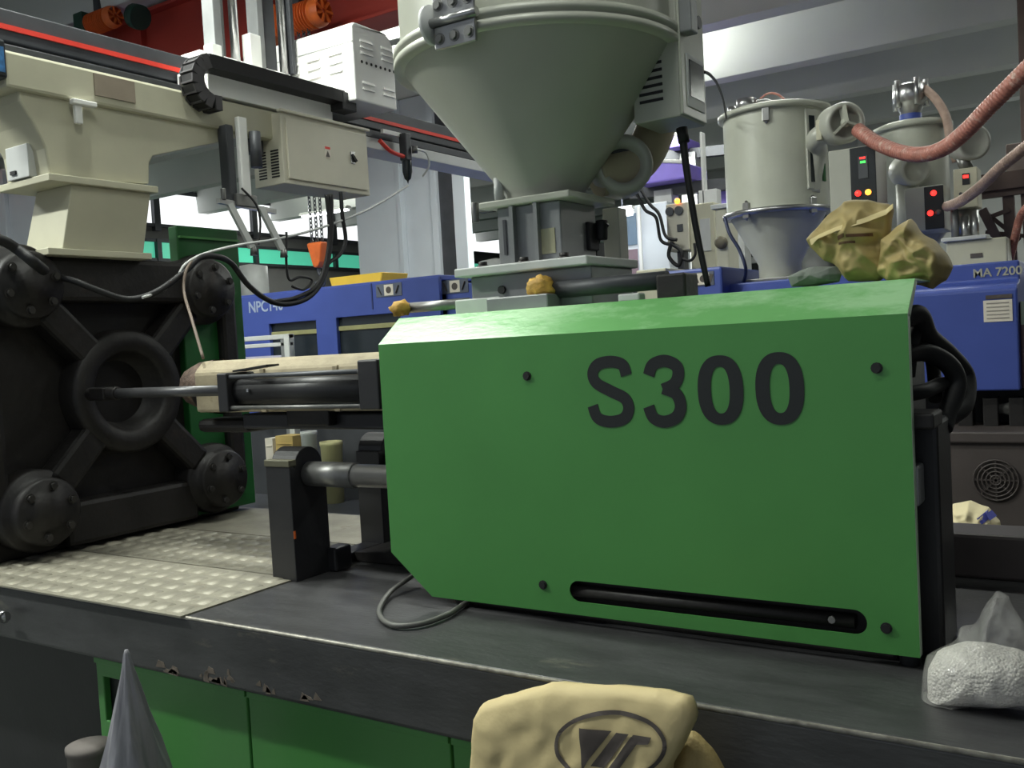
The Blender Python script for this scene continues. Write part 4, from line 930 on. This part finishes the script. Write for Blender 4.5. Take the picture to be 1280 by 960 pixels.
MB().turn(c, (0, 0, 1), [(0.05, 2.69), (0.05, 2.74), (0.05, 2.74), (0.075, 2.79), (0.085, 2.80), (0.085, 2.88), (0.06, 2.895), (0.0, 2.90)], n=20).build('loader_cap', STEEL, s3)
MB().turn(c, (0, 0, 1), [(0.056, 2.70), (0.056, 2.735)], n=20).build('blue_collar', BLUE, s3)
for k in range(5): a = 2 * PI * k / 5 + 0.3; MB().cyl(c + Vector((0.08 * math.cos(a), 0.08 * math.sin(a), 2.77)), c + Vector((0.08 * math.cos(a), 0.08 * math.sin(a), 2.91)), 0.016, n=10).build('cap_clamp', STEEL, s3)
MB().tube([c + Vector((0.05, 0, 2.88)), at(1168, 122, Y=5.4), at(1182, 145, Y=5.35), at(1188, 175, Y=5.3), at(1196, 202, Y=5.3)], 0.022, 12).build('suction_hose', HOSE_G, s3)
panel_box(s3, (1155, 233), (1181, 286), 5.0, 0.22, 0.09, [(0.5, 0.82, LED_R), (0.3, 0.38, LED_R), (0.72, 0.38, DSTEEL)], False)
c = at(1143, 212, Y=5.12)
MB().turn(c + ax * -0.14, ax, [(0.0, 0), (0.07, 0), (0.08, 0.02), (0.08, 0.15), (0.06, 0.16), (0.055, 0.12), (0.0, 0.12)], n=24).build('blower', HOPGREY, s3)
MB().cyl((c.x - 0.05, 5.2, 2.0), (c.x - 0.05, 5.2, 2.34), 0.055, n=18).build('riser_pipe', HOPGREY, s3)
# vacuum loader with white box and round motor
s4 = thing('vacuum_loader', 'white loader box with red display and round motor above', 'loader', (at(1205, 300, Y=5.0).x, 5.0, 1.88))
x0, x1, z0, z1 = R4((1191, 212), (1223, 258), 4.95)
b = MB().box(x0, x1, 4.95, 5.10, z0, z1).build('loader_box', CREAM, s4, 0.005)
w, h = x1 - x0, z1 - z0
MB().box(x0 + 0.38 * w, x0 + 0.68 * w, 4.946, 4.95, z0 + 0.58 * h, z0 + 0.86 * h).build('display', PANEL_BLK, b)
MB().box(x0 + 0.42 * w, x0 + 0.64 * w, 4.944, 4.946, z0 + 0.74 * h, z0 + 0.82 * h).build('red_digits', LED_R, b)
for u in (0.3, 0.55, 0.8): MB().cyl((x0 + u * w, 4.95, z0 + 0.36 * h), (x0 + u * w, 4.942, z0 + 0.36 * h), 0.008, n=10).build('button', DGREY, b)
c = at(1216, 178, Y=4.98)
mo = MB().turn(c - ax * 0.12, ax, [(0.0, 0), (0.06, 0), (0.082, 0.03), (0.082, 0.13), (0.082, 0.13), (0.066, 0.135), (0.066, 0.135), (0.05, 0.115), (0.0, 0.115)], n=28).build('loader_motor', HOPGREY, s4)
MB().cyl(c - ax * 0.06 + Vector((-0.02, 0, -0.06)), (x0 + 0.5 * w, 5.02, z1), 0.03, n=12).build('motor_neck', DSTEEL, s4)
x0, x1, z0, z1 = R4((1189, 262), (1226, 303), 5.0)
MB().cyl(((x0 + x1) / 2, 5.05, z0), ((x0 + x1) / 2, 5.05, z1 + 0.02), 0.05, n=18).build('chrome_body', STEEL, s4)
for k, u in enumerate((0.15, 0.85, 0.5)): MB().cyl((x0 + u * (x1 - x0), 4.97, z0), (x0 + u * (x1 - x0), 4.97, z1 - 0.02 * k), 0.018, n=12).build('filter_bowl', STEEL if k else MGREY, s4)
x0, x1, z0, z1 = R4((1186, 304), (1262, 333), 4.9)
lb_ = MB().box(x0, x1, 4.82, 5.15, 1.881, z1).build('loader_base', CREAM, s4, 0.006)
MB().box(x0 - 0.02, x1 - 0.08, 4.80, 5.15, z1, z1 + 0.018).build('base_lid', GREYP, s4, 0.004)
MB().box(x0 + 0.10, x0 + 0.15, 4.816, 4.82, 1.915, 1.935).build('base_label', INK, lb_)
# hoses
def hose(pts, r, mat, label):
    P = [at(a, b, Y=y) for a, b, y in pts]; o = MB().tube(P, lambda t: r * (1 + 0.055 * math.sin(t * len(P) * 62)), 12, 60).build('suction_hose', mat, fix=False)
    return single(centre(o), label, 'hose', 'suction hoses at the right')
hose([(1072, 162, 4.68), (1095, 178, 4.6), (1125, 190, 4.5), (1152, 193, 4.4), (1178, 186, 4.3), (1205, 166, 4.2), (1240, 130, 4.1), (1282, 88, 4.0), (1330, 40, 3.9)], 0.032, HOSE, 'pink ribbed suction hose sagging from the blower across the dryers')
hose([(1184, 258, 4.95), (1200, 252, 4.8), (1225, 234, 4.65), (1250, 210, 4.5), (1282, 184, 4.4), (1330, 145, 4.3)], 0.024, HOSE_G, 'dusty suction hose rising from below the white loader box')
hose([(1292, 250, 4.9), (1276, 270, 4.95), (1268, 300, 5.0), (1262, 325, 5.05)], 0.018, HOSE, 'short pink hose in the brown lattice at the right edge')
# brown lattice stand
lt = thing('lattice_stand', 'brown steel lattice stand at the right edge', 'stand', (-0.15, 5.7, 0))
LM = M('brown_steel', (92, 76, 70), 0.6, metal=0.2, var=0.2)
def seg(a, b, Y, w, nm): MB().bar(at(*a, Y=Y), at(*b, Y=Y), w).build(nm, LM, lt)
seg((1228, 262), (1268, 340), 5.7, 0.045, 'brace'); seg((1260, 232), (1266, 345), 5.75, 0.055, 'post'); seg((1282, 232), (1290, 345), 5.75, 0.05, 'post')
seg((1228, 275), (1262, 262), 5.72, 0.022, 'strut'); seg((1235, 268), (1275, 300), 5.73, 0.022, 'strut'); seg((1235, 305), (1275, 285), 5.74, 0.022, 'strut'); seg((1232, 290), (1290, 296), 5.76, 0.02, 'strut')
seg((1215, 232), (1292, 222), 5.72, 0.09, 'cross_beam'); seg((1215, 246), (1292, 236), 5.72, 0.04, 'cross_beam')
pb = at(1266, 345, Y=5.75); MB().box(pb.x - 0.1, pb.x + 0.4, 5.65, 5.85, 0, pb.z).build('stand_base', LM, lt)
x0, x1, z0, z1 = R4((1258, 182), (1282, 206), 5.72)
o = MB().box(x0, x1, 5.68, 5.76, at(1258, 229, Y=5.72).z + 0.02, z1).build('junction_box', M('brown_grey_box', (140, 124, 116), 0.6), lt, 0.005)
x0, x1, z0, z1 = R4((1272, 40), (1292, 330), 9.0)
o = MB().box(x0, x1 + 0.2, 9.0, 9.25, 0, 4.62).build('steel_column', LM, None, 0.01); single(centre(o), 'dark brown steel column at the right edge', 'column')
x0, x1, z0, z1 = R4((1182, 250), (1250, 300), 9.5)
wd = struct(MB().box(-0.9, 2.2, 16.36, 16.40, 2.1, 3.5).build('window_3', GREYP))
for k in range(4):
    for j in range(3): MB().box(-0.85 + k * 0.77, -0.85 + k * 0.77 + 0.70, 16.34, 16.36, 2.15 + j * 0.45, 2.15 + j * 0.45 + 0.38).build('pane', GLASSW, wd)

# ================================================================== middle distance
col = thing('building_column', 'broad white steel column with dark recess behind the robot', 'column', (-7.2, 9.4, 0))
cx0 = at(452, 300, Y=9.0).x; xs = [at(p_, 300, Y=9.0).x for p_ in (447, 505, 541, 549, 569, 584)]
MB().box(xs[0], xs[1], 9.0, 9.16, 0, 4.64).build('flange_face', COLW, col, 0.01)
MB().box(xs[1], xs[2], 9.06, 9.16, 0, 4.64).build('web_face', COLW, col, 0.01)
MB().box(xs[1] - 0.05, xs[1], 8.97, 9.0, 0, 4.64).build('edge_strip', COLW, col)
MB().box(xs[2], xs[3], 9.0, 9.16, 0, 4.64).build('flange_edge', COLW, col, 0.005)
MB().box(xs[3], xs[4], 9.05, 9.16, 0, 4.64).build('recess_shade_web', DGREY, col)  # web coloured dark grey to paint the shade inside the recess
MB().box(xs[4], xs[5], 9.0, 9.12, 0, 4.64).build('flange_edge', COLW, col, 0.005)
x0, x1, z0, z1 = R4((-30, 228), (60, 330), 6.0)
o = thing('building_column', 'pale building column at the left edge behind the platen', 'column', ((x0 + x1) / 2, 6.2, 0))
MB().box(x0, x1 - 0.05, 6.0, 6.4, 0, z1 + 0.05).build('column_face', COLW, o, 0.01)
xe = at(6, 270, Y=5.97).x
MB().box(xe - 0.04, xe + 0.05, 5.95, 6.0, 0, z1 + 0.06).build('edge_strip', COLW, o, 0.005)
# far row of machines seen through the gaps: frames with guard rails
def far_machine(x, y, L_, h, body, label):
    t = thing('moulding_machine', label, 'machine', (x, y, 0), 'machines in the far rows')
    MB().box(x - L_ / 2, x + L_ / 2, y, y + 1.1, 0.0, 1.1).build('base', DGREY, t, 0.02)
    MB().box(x - L_ / 2, x - L_ * 0.05, y + 0.05, y + 1.05, 1.1, h).build('clamp_housing', body, t, 0.03)
    MB().box(x - L_ * 0.42, x - L_ * 0.15, y + 0.03, y + 0.05, 1.25, h - 0.2).build('door_window', SCREEN, t)
    MB().box(x + L_ * 0.0, x + L_ * 0.35, y + 0.25, y + 0.85, 1.1, h - 0.25).build('injection_housing', body, t, 0.03)
    MB().turn((x + L_ * 0.2, y + 0.55, 0), (0, 0, 1), [(0.08, h - 0.25), (0.08, h), (0.28, h + 0.3), (0.28, h + 0.8), (0.0, h + 0.85)], n=24).build('hopper', GREYP, t)
    MB().box(x - L_ * 0.47, x - L_ * 0.43, y + 0.5, y + 0.6, h, h + 0.6).box(x - L_ * 0.47, x + L_ * 0.1, y + 0.45, y + 0.6, h + 0.6, h + 0.72).build('robot_beam', GREYP, t, 0.01)
    for k in range(4): MB().cyl((x - L_ / 2 + 0.1 + k * L_ * 0.13, y - 0.04, h - 0.35), (x - L_ / 2 + 0.1 + k * L_ * 0.13, y - 0.04, h + 0.05), 0.02, n=8).build('rail_post', GREYP, t)
    for z in (h - 0.2, h + 0.05): MB().cyl((x - L_ / 2, y - 0.04, z), (x, y - 0.04, z), 0.02, n=8).build('guard_rail', GREYP, t)
far_machine(-13.2, 10.5, 4.6, 2.35, GREYP, 'grey machine with guard rails far left beyond the green guard')
far_machine(-10.2, 13.5, 4.4, 2.3, MGREY, 'grey machine in the far row left of the white column')
far_machine(-8.4, 16.0, 4.4, 2.35, GREYP, 'grey machine far behind the white column')
far_machine(-13.4, 15.5, 4.4, 2.3, MGREY, 'grey machine in the farthest row below the teal windows')
far_machine(-5.6, 17.5, 4.2, 2.3, GREYP, 'grey machine far away behind the hopper throat')
# purple robots in the far row
def purple(pa, pb, Y, label, dx=0.4):
    x0, x1, z0, z1 = R4(pa, pb, Y); t = thing('purple_robot', label, 'robot', ((x0 + x1) / 2, Y, 0), 'purple covered robots in the far row')
    n = 10; pr = [(x0, z0), (x1, z0), (x1, z0 + (z1 - z0) * 0.7)] + [(x1 + (x0 - x1) * k / n, z0 + (z1 - z0) * (0.7 + 0.3 * math.sin(PI / 2 * k / n))) for k in range(1, n + 1)]
    c_ = MB().prism(pr, 'y', Y, Y + 0.6).build('cover', PURPLE, t, 0.02)
    MB().tube([(q[0], Y - 0.005, q[1]) for q in pr[2:]], 0.02, 8, 1).build('white_edge', WHITE, c_)
    MB().bar((x0 - 0.2, Y + 0.3, z0 - 0.03), (x1 + 0.5, Y + 0.3, z0 - 0.08), 0.12).build('robot_rail', DGREY, t)
    MB().box(x0 + 0.1, x0 + 0.3, Y + 0.2, Y + 0.4, 0, z0 - 0.05).build('robot_post', GREYP, t)
purple((796, 232), (857, 194), 9.2, 'nearer purple robot cover right of the large hopper')
purple((832, 186), (852, 164), 11.0, 'small purple robot cover above the nearer one')
purple((886, 262), (922, 222), 9.6, 'purple robot cover left of the slotted grey dryer')
purple((880, 278), (898, 258), 10.4, 'lowest purple cover beside the grey control cabinet')
# pale cabinet, lamp and control box behind the hopper throat
x0, x1, z0, z1 = R4((775, 262), (838, 340), 8.0)
cbn = thing('pale_cabinet', 'pale grey cabinet with glazed door behind the hopper throat', 'cabinet', ((x0 + x1) / 2, 8.2, 0))
MB().box(x0, x1, 8.0, 8.5, 0, z1 + 0.02).build('cabinet_body', COLW, cbn, 0.01)
MB().box(x0 + 0.02, x0 + 0.16, 7.99, 8.0, z0 + 0.28, z1 - 0.05).build('glazed_pane', M('grey_blue_glass', (110, 130, 150), 0.2), cbn)
MB().box(x0 + 0.02, x0 + 0.16, 7.99, 8.0, z0, z0 + 0.24).build('lower_pane', M('mauve_glass', (140, 120, 130), 0.3), cbn)
MB().box(x0 + 0.18, x0 + 0.21, 7.98, 8.0, 1.0, z1).build('door_frame', WHITE, cbn, 0.004)
a = at(770, 268, Y=7.6); b2 = at(790, 265, Y=7.6)
wl_ = thing('work_light', 'bright tube work light glowing behind the hopper throat', 'lamp', (a.x, 7.6, a.z))
MB().cyl(a, b2, 0.03, n=12).build('tube', TUBE, wl_); MB().bar(a + Vector((0, 0.03, 0.045)), b2 + Vector((0, 0.03, 0.045)), 0.06, 0.03).build('lamp_housing', WHITE, wl_)
MB().cyl(a + Vector((0.05, 0.03, 0.06)), Vector((a.x + 0.05, 7.63, 5.25)), 0.008, n=6).build('hanger', DGREY, wl_)
ld = bpy.data.lights.new('work_lamp', 'POINT'); ld.energy = 8; ld.shadow_soft_size = 0.08; ld.color = (0.8, 0.88, 1.0)
lo = bpy.data.objects.new('work_lamp', ld); COL.objects.link(lo); lo.parent = wl_; lo.location = (0.1, -0.08, 0)
x0, x1, z0, z1 = R4((832, 256), (862, 312), 6.2)
kb = thing('control_pendant_box', 'grey control box with orange lamp on a post behind the black lead', 'control box', ((x0 + x1) / 2, 6.3, 0))
b = MB().box(x0, x1, 6.2, 6.4, z0, z1).build('box_body', CABGREY, kb, 0.006)
w, h = x1 - x0, z1 - z0
for u, v_, mt in ((0.2, 0.84, DGREY), (0.62, 0.84, DGREY)): MB().cyl((x0 + u * w, 6.2, z0 + v_ * h), (x0 + u * w, 6.18, z0 + v_ * h), 0.03, n=16).build('knob', mt, b)
MB().turn((x0 + 0.58 * w, 6.19, z0 + 1.04 * h), (0, -1, 0), [(0.02, 0), (0.02, 0.01), (0.0, 0.02)], n=12).build('orange_lamp', LED_O, b)
MB().box(x0 + 0.5 * w, x0 + 0.75 * w, 6.19, 6.2, z0 + 0.4 * h, z0 + 0.55 * h).build('socket', DGREY, b)
MB().box(x0 + 0.3 * w, x0 + 0.6 * w, 6.25, 6.33, 0, z0).build('post', DGREY, kb)
MB().box(x1, x1 + 0.18, 6.22, 6.4, z0 - 0.25, z1 - 0.02).build('side_box', CREAM, kb, 0.006)
MB().box(x1 + 0.08, x1 + 0.15, 6.21, 6.22, z0 - 0.02, z0 + 0.2).build('side_label', GREYP, kb)
for k, (pts, r_) in enumerate([([(795, 240), (806, 262), (820, 272), (826, 300), (840, 306)], 0.012), ([(800, 235), (812, 255), (824, 268), (832, 295), (846, 300)], 0.012), ([(840, 302), (836, 320), (848, 332), (852, 315), (840, 305)], 0.014), ([(868, 304), (869, 318), (862, 326), (850, 322)], 0.01)]):
    MB().tube([at(a_, b_, Y=6.12) for a_, b_ in pts], r_, 8).build('cable', RUBBER, kb)
x0, x1, z0, z1 = R4((874, 165), (881, 262), 7.0)
o = MB().box(x0, x1, 7.0, 7.08, 0, z1).box(x0 - 0.03, x1 + 0.10, 7.0, 7.1, z0, z0 + 0.15).build('aluminium_post', GREYP, None, 0.004); single(centre(o), 'slim aluminium post between the two purple covers', 'post')

x0, x1, z0, z1 = R4((893, 262), (912, 345), 5.9)
pu = thing('material_riser', 'beige riser unit with dark round valve left of the slotted dryer', 'machine part', ((x0 + x1) / 2, 6.0, 0))
MB().box(x0, x1, 5.9, 6.1, 0, z1).build('riser_body', CREAM, pu, 0.01)
MB().turn(((x0 + x1) / 2, 5.9, (z0 + z1) / 2), (0, -1, 0), [(0.04, 0), (0.04, 0.03), (0.02, 0.04), (0.0, 0.04)], n=16).build('valve', M('olive_valve', (104, 98, 80), 0.5), pu)
MB().box(x0 - 0.02, x1 + 0.02, 5.88, 6.12, z1, z1 + 0.03).build('riser_cap', GREYP, pu, 0.005)
cable('sensor_lead', [(880, 90, 2.60), (888, 94, 3.0), (897, 106, 3.7), (904, 125, 4.3), (908, 148, 4.72)], 0.005, RUBBER, 'thin black lead arching from the control box to the slotted dryer lid', plane='Y')
cable('sensor_lead', [(906, 272, 4.62), (912, 292, 4.6), (924, 312, 4.6), (932, 335, 4.6), (930, 352, 4.7)], 0.009, M('dark_blue_cable', (44, 52, 84), 0.5), 'dark blue cable hanging down the cone of the slotted dryer', plane='Y')

# ================================================================== sacks on top of the hood
def sack_outline(pts, Y): return [((lambda q: (q.x, q.z))(at(a, b, Y=Y))) for a, b in pts]
mbs = pillow(sack_outline([(1010, 300), (1016, 292), (1036, 268), (1056, 252), (1085, 249), (1112, 254), (1118, 262), (1114, 290), (1108, 318), (1112, 345), (1100, 353), (1060, 352), (1046, 334), (1030, 325), (1013, 308)], 2.42), 2.42, 0.075, 0.07, amp=0.022, freq=13, seed=1.5, ramp=0.006, rfreq=60, ridge=(0.5, 1), wob=0.006)
o = mbs.build('resin_sack', SACK_O, None, fix=False); single(o, 'olive yellow open-mouthed sack slumped on the right end of the hood', 'sack', 'yellow sacks on the hood')
fold = MB(); fp = [(1012, 303), (1024, 296), (1050, 287), (1080, 276), (1105, 264), (1117, 258)]
for (a, b) in fp:
    q = at(a, b, Y=2.36); fold.v += [q + Vector((0, 0, 0.006)), q + Vector((0, -0.004, -0.006))]
for i in range(len(fp) - 1): fold.quadface((2*i, 2*i+2, 2*i+3, 2*i+1), True)
fo = drape(mbs, fold)
fo.v = [v + Vector((0, -0.009, 0)) for v in fo.v]
n_ = len(fo.v); fo.v += [v + Vector((0, 0.006, 0)) for v in fo.v]
for q in list(fo.f): fo.quadface([i + n_ for i in reversed(q)], True)
fo.build('mouth_hem', M('pale_sack_hem', (224, 206, 150), 0.5), o, fix=False)
ink = MB()
for k, (pa, pb, w_) in enumerate([((1050, 299), (1060, 295), 5), ((1062, 296), (1090, 293), 4), ((1050, 305), (1072, 303), 3)]):
    N = 8
    for i in range(N):
        t = i / (N - 1); n0 = len(ink.v)
        for s in (-1, 1): ink.v.append(at(pa[0] + (pb[0] - pa[0]) * t, pa[1] + (pb[1] - pa[1]) * t + s * w_ / 2, Y=2.36))
        if i: ink.quadface((n0 - 2, n0, n0 + 1, n0 - 1))
drape(mbs, ink); ink.build('printed_mark', M('brown_print', (110, 78, 58), 0.7), o, fix=False)
mbs = pillow(sack_outline([(1104, 300), (1120, 285), (1138, 273), (1150, 285), (1168, 300), (1186, 318), (1190, 335), (1182, 352), (1168, 361), (1140, 358), (1110, 352), (1098, 340)], 2.40), 2.40, 0.09, 0.07, amp=0.030, freq=15, seed=8.5, ramp=0.008, rfreq=75, ridge=(1, 0.4), wob=0.008)
o = mbs.build('resin_sack', SACK_O, None, fix=False); single(o, 'crumpled olive sack hanging over the right corner of the hood', 'sack', 'yellow sacks on the hood')
mbs = pillow(sack_outline([(986, 346), (1000, 338), (1020, 333), (1045, 332), (1052, 342), (1048, 352), (1020, 358), (990, 358)], 2.30), 2.30, 0.04, 0.06, amp=0.006, freq=20, seed=4)
for v in mbs.v: v.z = max(v.z, 1.7372)
o = mbs.build('rag', M('grey_green_rag', (120, 126, 118), 0.8, bump=0.3), None, fix=False); single(o, 'grey folded rag lying on the hood left of the yellow sack', 'rag')

# ================================================================== foreground
# kraft sack with printed oval mark
SK = pillow(sack_outline([(596, 890), (600, 880), (640, 866), (690, 854), (760, 856), (830, 862), (860, 872), (869, 890), (867, 904), (852, 935), (838, 962), (842, 1250), (600, 1330), (590, 960)], 1.55), 1.55, 0.045, 0.075, amp=0.0065, freq=12, seed=2.2, ramp=0.0022, rfreq=95, ridge=(1, -0.5), n=160, rings=40, wob=0.004, power=0.28)
zmin = min(v.z for v in SK.v)
for v in SK.v: v.z = 0.005 + (v.z - zmin) * (1.0 if v.z > 0.62 else 1.0) if zmin < 0 else v.z
sko = SK.build('kraft_sack', SACK, None, fix=False); single(sko, 'kraft paper sack with a dark printed oval mark before the bed', 'sack')
def spt(a, b): q = at(a, b, Y=1.47); return Vector((q.x, 1.47, q.z))
el = MB(); N = 64
for k in range(N):
    t = 2 * PI * k / N; n0 = len(el.v)
    for s in (1.0, 0.93 if True else 0): el.v.append(spt(749 + 71 * s * math.cos(t) + (3 * math.sin(t)), 944 + (44 if s == 1 else 38.5) * math.sin(t)))
for k in range(N): a = 2 * k; b = 2 * ((k + 1) % N); el.quadface((a, b, b + 1, a + 1))
drape(SK, el).build('oval_print', INK, sko, fix=False)
def patch(quad, nm, n=10):
    m_ = MB(); P = [Vector((*q, 0)) for q in quad]
    for i in range(n + 1):
        for j in range(n + 1):
            u, v = i / n, j / n; q = (P[0] * (1 - u) + P[1] * u) * (1 - v) + (P[3] * (1 - u) + P[2] * u) * v
            m_.v.append(spt(q.x, q.y))
    for i in range(n):
        for j in range(n): a = i * (n + 1) + j; m_.quadface((a, a + 1, a + n + 2, a + n + 1), True)
    drape(SK, m_).build(nm, INK, sko, fix=False)
patch([(711, 920), (751, 925), (722, 962), (716, 975)], 'triangle_print')
patch([(757, 927), (773, 929), (742, 972), (726, 968)], 'bar_print')
patch([(778, 930), (801, 934), (798, 942), (772, 942)], 'hook_print')
patch([(776, 932), (786, 938), (762, 972), (748, 972)], 'bar_print')
mbs = pillow(sack_outline([(836, 945), (862, 912), (872, 914), (893, 936), (906, 962), (920, 1010), (910, 1240), (836, 1230), (832, 980)], 1.62), 1.62, 0.05, 0.03, amp=0.012, freq=14, seed=6.1, ramp=0.004, rfreq=80)
zmin = min(v.z for v in mbs.v)
for v in mbs.v: v.z = v.z if zmin >= 0 else (0.005 + (v.z - zmin))
o = mbs.build('kraft_sack', M('olive_brown_sack', (166, 146, 96), 0.7, bump=0.4, dirt=(104, 86, 56), dthr=0.55), None, fix=False); single(o, 'olive brown sack tucked behind the right side of the oval-printed sack', 'sack')  # darker olive brown is this sack's own colour
# cloudy plastic bag twisted to a point
tip = at(158, 812, Y=1.45)
mb = MB(); n = 40
prof = [(0.006, 0.0), (0.012, -0.012), (0.022, -0.05), (0.040, -0.10), (0.066, -0.17), (0.098, -0.25), (0.130, -0.33), (0.165, -0.44), (0.20, -0.60), (0.21, -0.75), (0.18, -tip.z + 0.012), (0.001, -tip.z + 0.01)]
for i, (r_, h) in enumerate(prof):
    for j in range(n):
        a = 2 * PI * j / n; tw = 1.5 * (1 - i / 11)
        rr = 0.66 * r_ * (1 + 0.10 * math.sin(7 * (a + tw)) + 0.06 * math.sin(13 * a + i))
        mb.v.append(Vector((tip.x + rr * math.cos(a) + (0.0 if i else 0), tip.y + rr * math.sin(a), tip.z + h)))
for i in range(len(prof) - 1):
    for j in range(n): q = (j + 1) % n; mb.quadface((i * n + j, i * n + q, (i + 1) * n + q, (i + 1) * n + j), True)
mb.quadface(list(range(n)))
o = mb.build('plastic_bag', POLY); single(centre(o), 'cloudy blue-grey plastic bag twisted to a point before the green doors', 'plastic bag')
x0, x1, z0, z1 = R4((92, 925), (130, 960), 1.62)
o = MB().turn(((x0 + x1) / 2, 1.62, 0), (0, 0, 1), [(0, 0.0), (0.06, 0.0), (0.06, z1 - 0.02), (0.064, z1 - 0.02), (0.064, z1), (0.02, z1 + 0.004), (0, z1 + 0.004)], n=24).build('fibre_drum', CARD)
single(centre(o), 'grey brown fibre tube standing left of the pointed plastic bag', 'drum')
o = MB().cyl(at(-6, 770, Y=1.66), at(6, 772, Y=1.66), 0.02, n=16).turn(at(3, 771, Y=1.66), (0, -1, 0), [(0.0, 0.012), (0.014, 0.012), (0.02, 0.0)], n=14).build('bed_button', STEEL, G)
# clear bag of white pellets on the bed
PB = thing('pellet_bag', 'clear plastic bag of white pellets on the bed corner', 'bag', (-0.22, 1.93, BZ))
PEL = M('white_pellets', (232, 228, 220), 0.5, var=0.12, scale=120, bump=0.45, bscale=160)
vn = PEL.node_tree.nodes.new('ShaderNodeTexVoronoi'); vn.inputs['Scale'].default_value = 190
tcn = PEL.node_tree.nodes.new('ShaderNodeTexCoord'); PEL.node_tree.links.new(tcn.outputs['Object'], vn.inputs['Vector'])
bpn = [q for q in PEL.node_tree.nodes if q.type == 'BUMP'][0]; bpn.invert = True; PEL.node_tree.links.new(vn.outputs['Distance'], bpn.inputs['Height'])
def bagpt(pts, Y): return sack_outline(pts, Y)
fill = pillow(bagpt([(1158, 880), (1159, 836), (1172, 814), (1205, 804), (1240, 806), (1275, 815), (1300, 830), (1318, 860), (1300, 878), (1230, 880)], 1.93), 1.93, 0.075, 0.075, amp=0.008, freq=12, seed=5)
for v in fill.v: v.z = max(v.z, BZ + 0.004)
fill.build('pellets', PEL, PB, fix=False)['kind'] = 'stuff'
film = pillow(bagpt([(1154, 882), (1154, 842), (1160, 822), (1182, 806), (1196, 796), (1199, 786), (1212, 784), (1224, 770), (1232, 750), (1244, 736), (1262, 745), (1274, 772), (1285, 800), (1312, 830), (1326, 865), (1305, 884), (1230, 884)], 1.93), 1.93, 0.085, 0.085, amp=0.010, freq=16, seed=9.5, ramp=0.004, rfreq=90, ridge=(1, 0.3), n=130, rings=28, wob=0.006)
for v in film.v: v.z = max(v.z, BZ + 0.002)
film.build('bag_film', CLEAR, PB, fix=False)
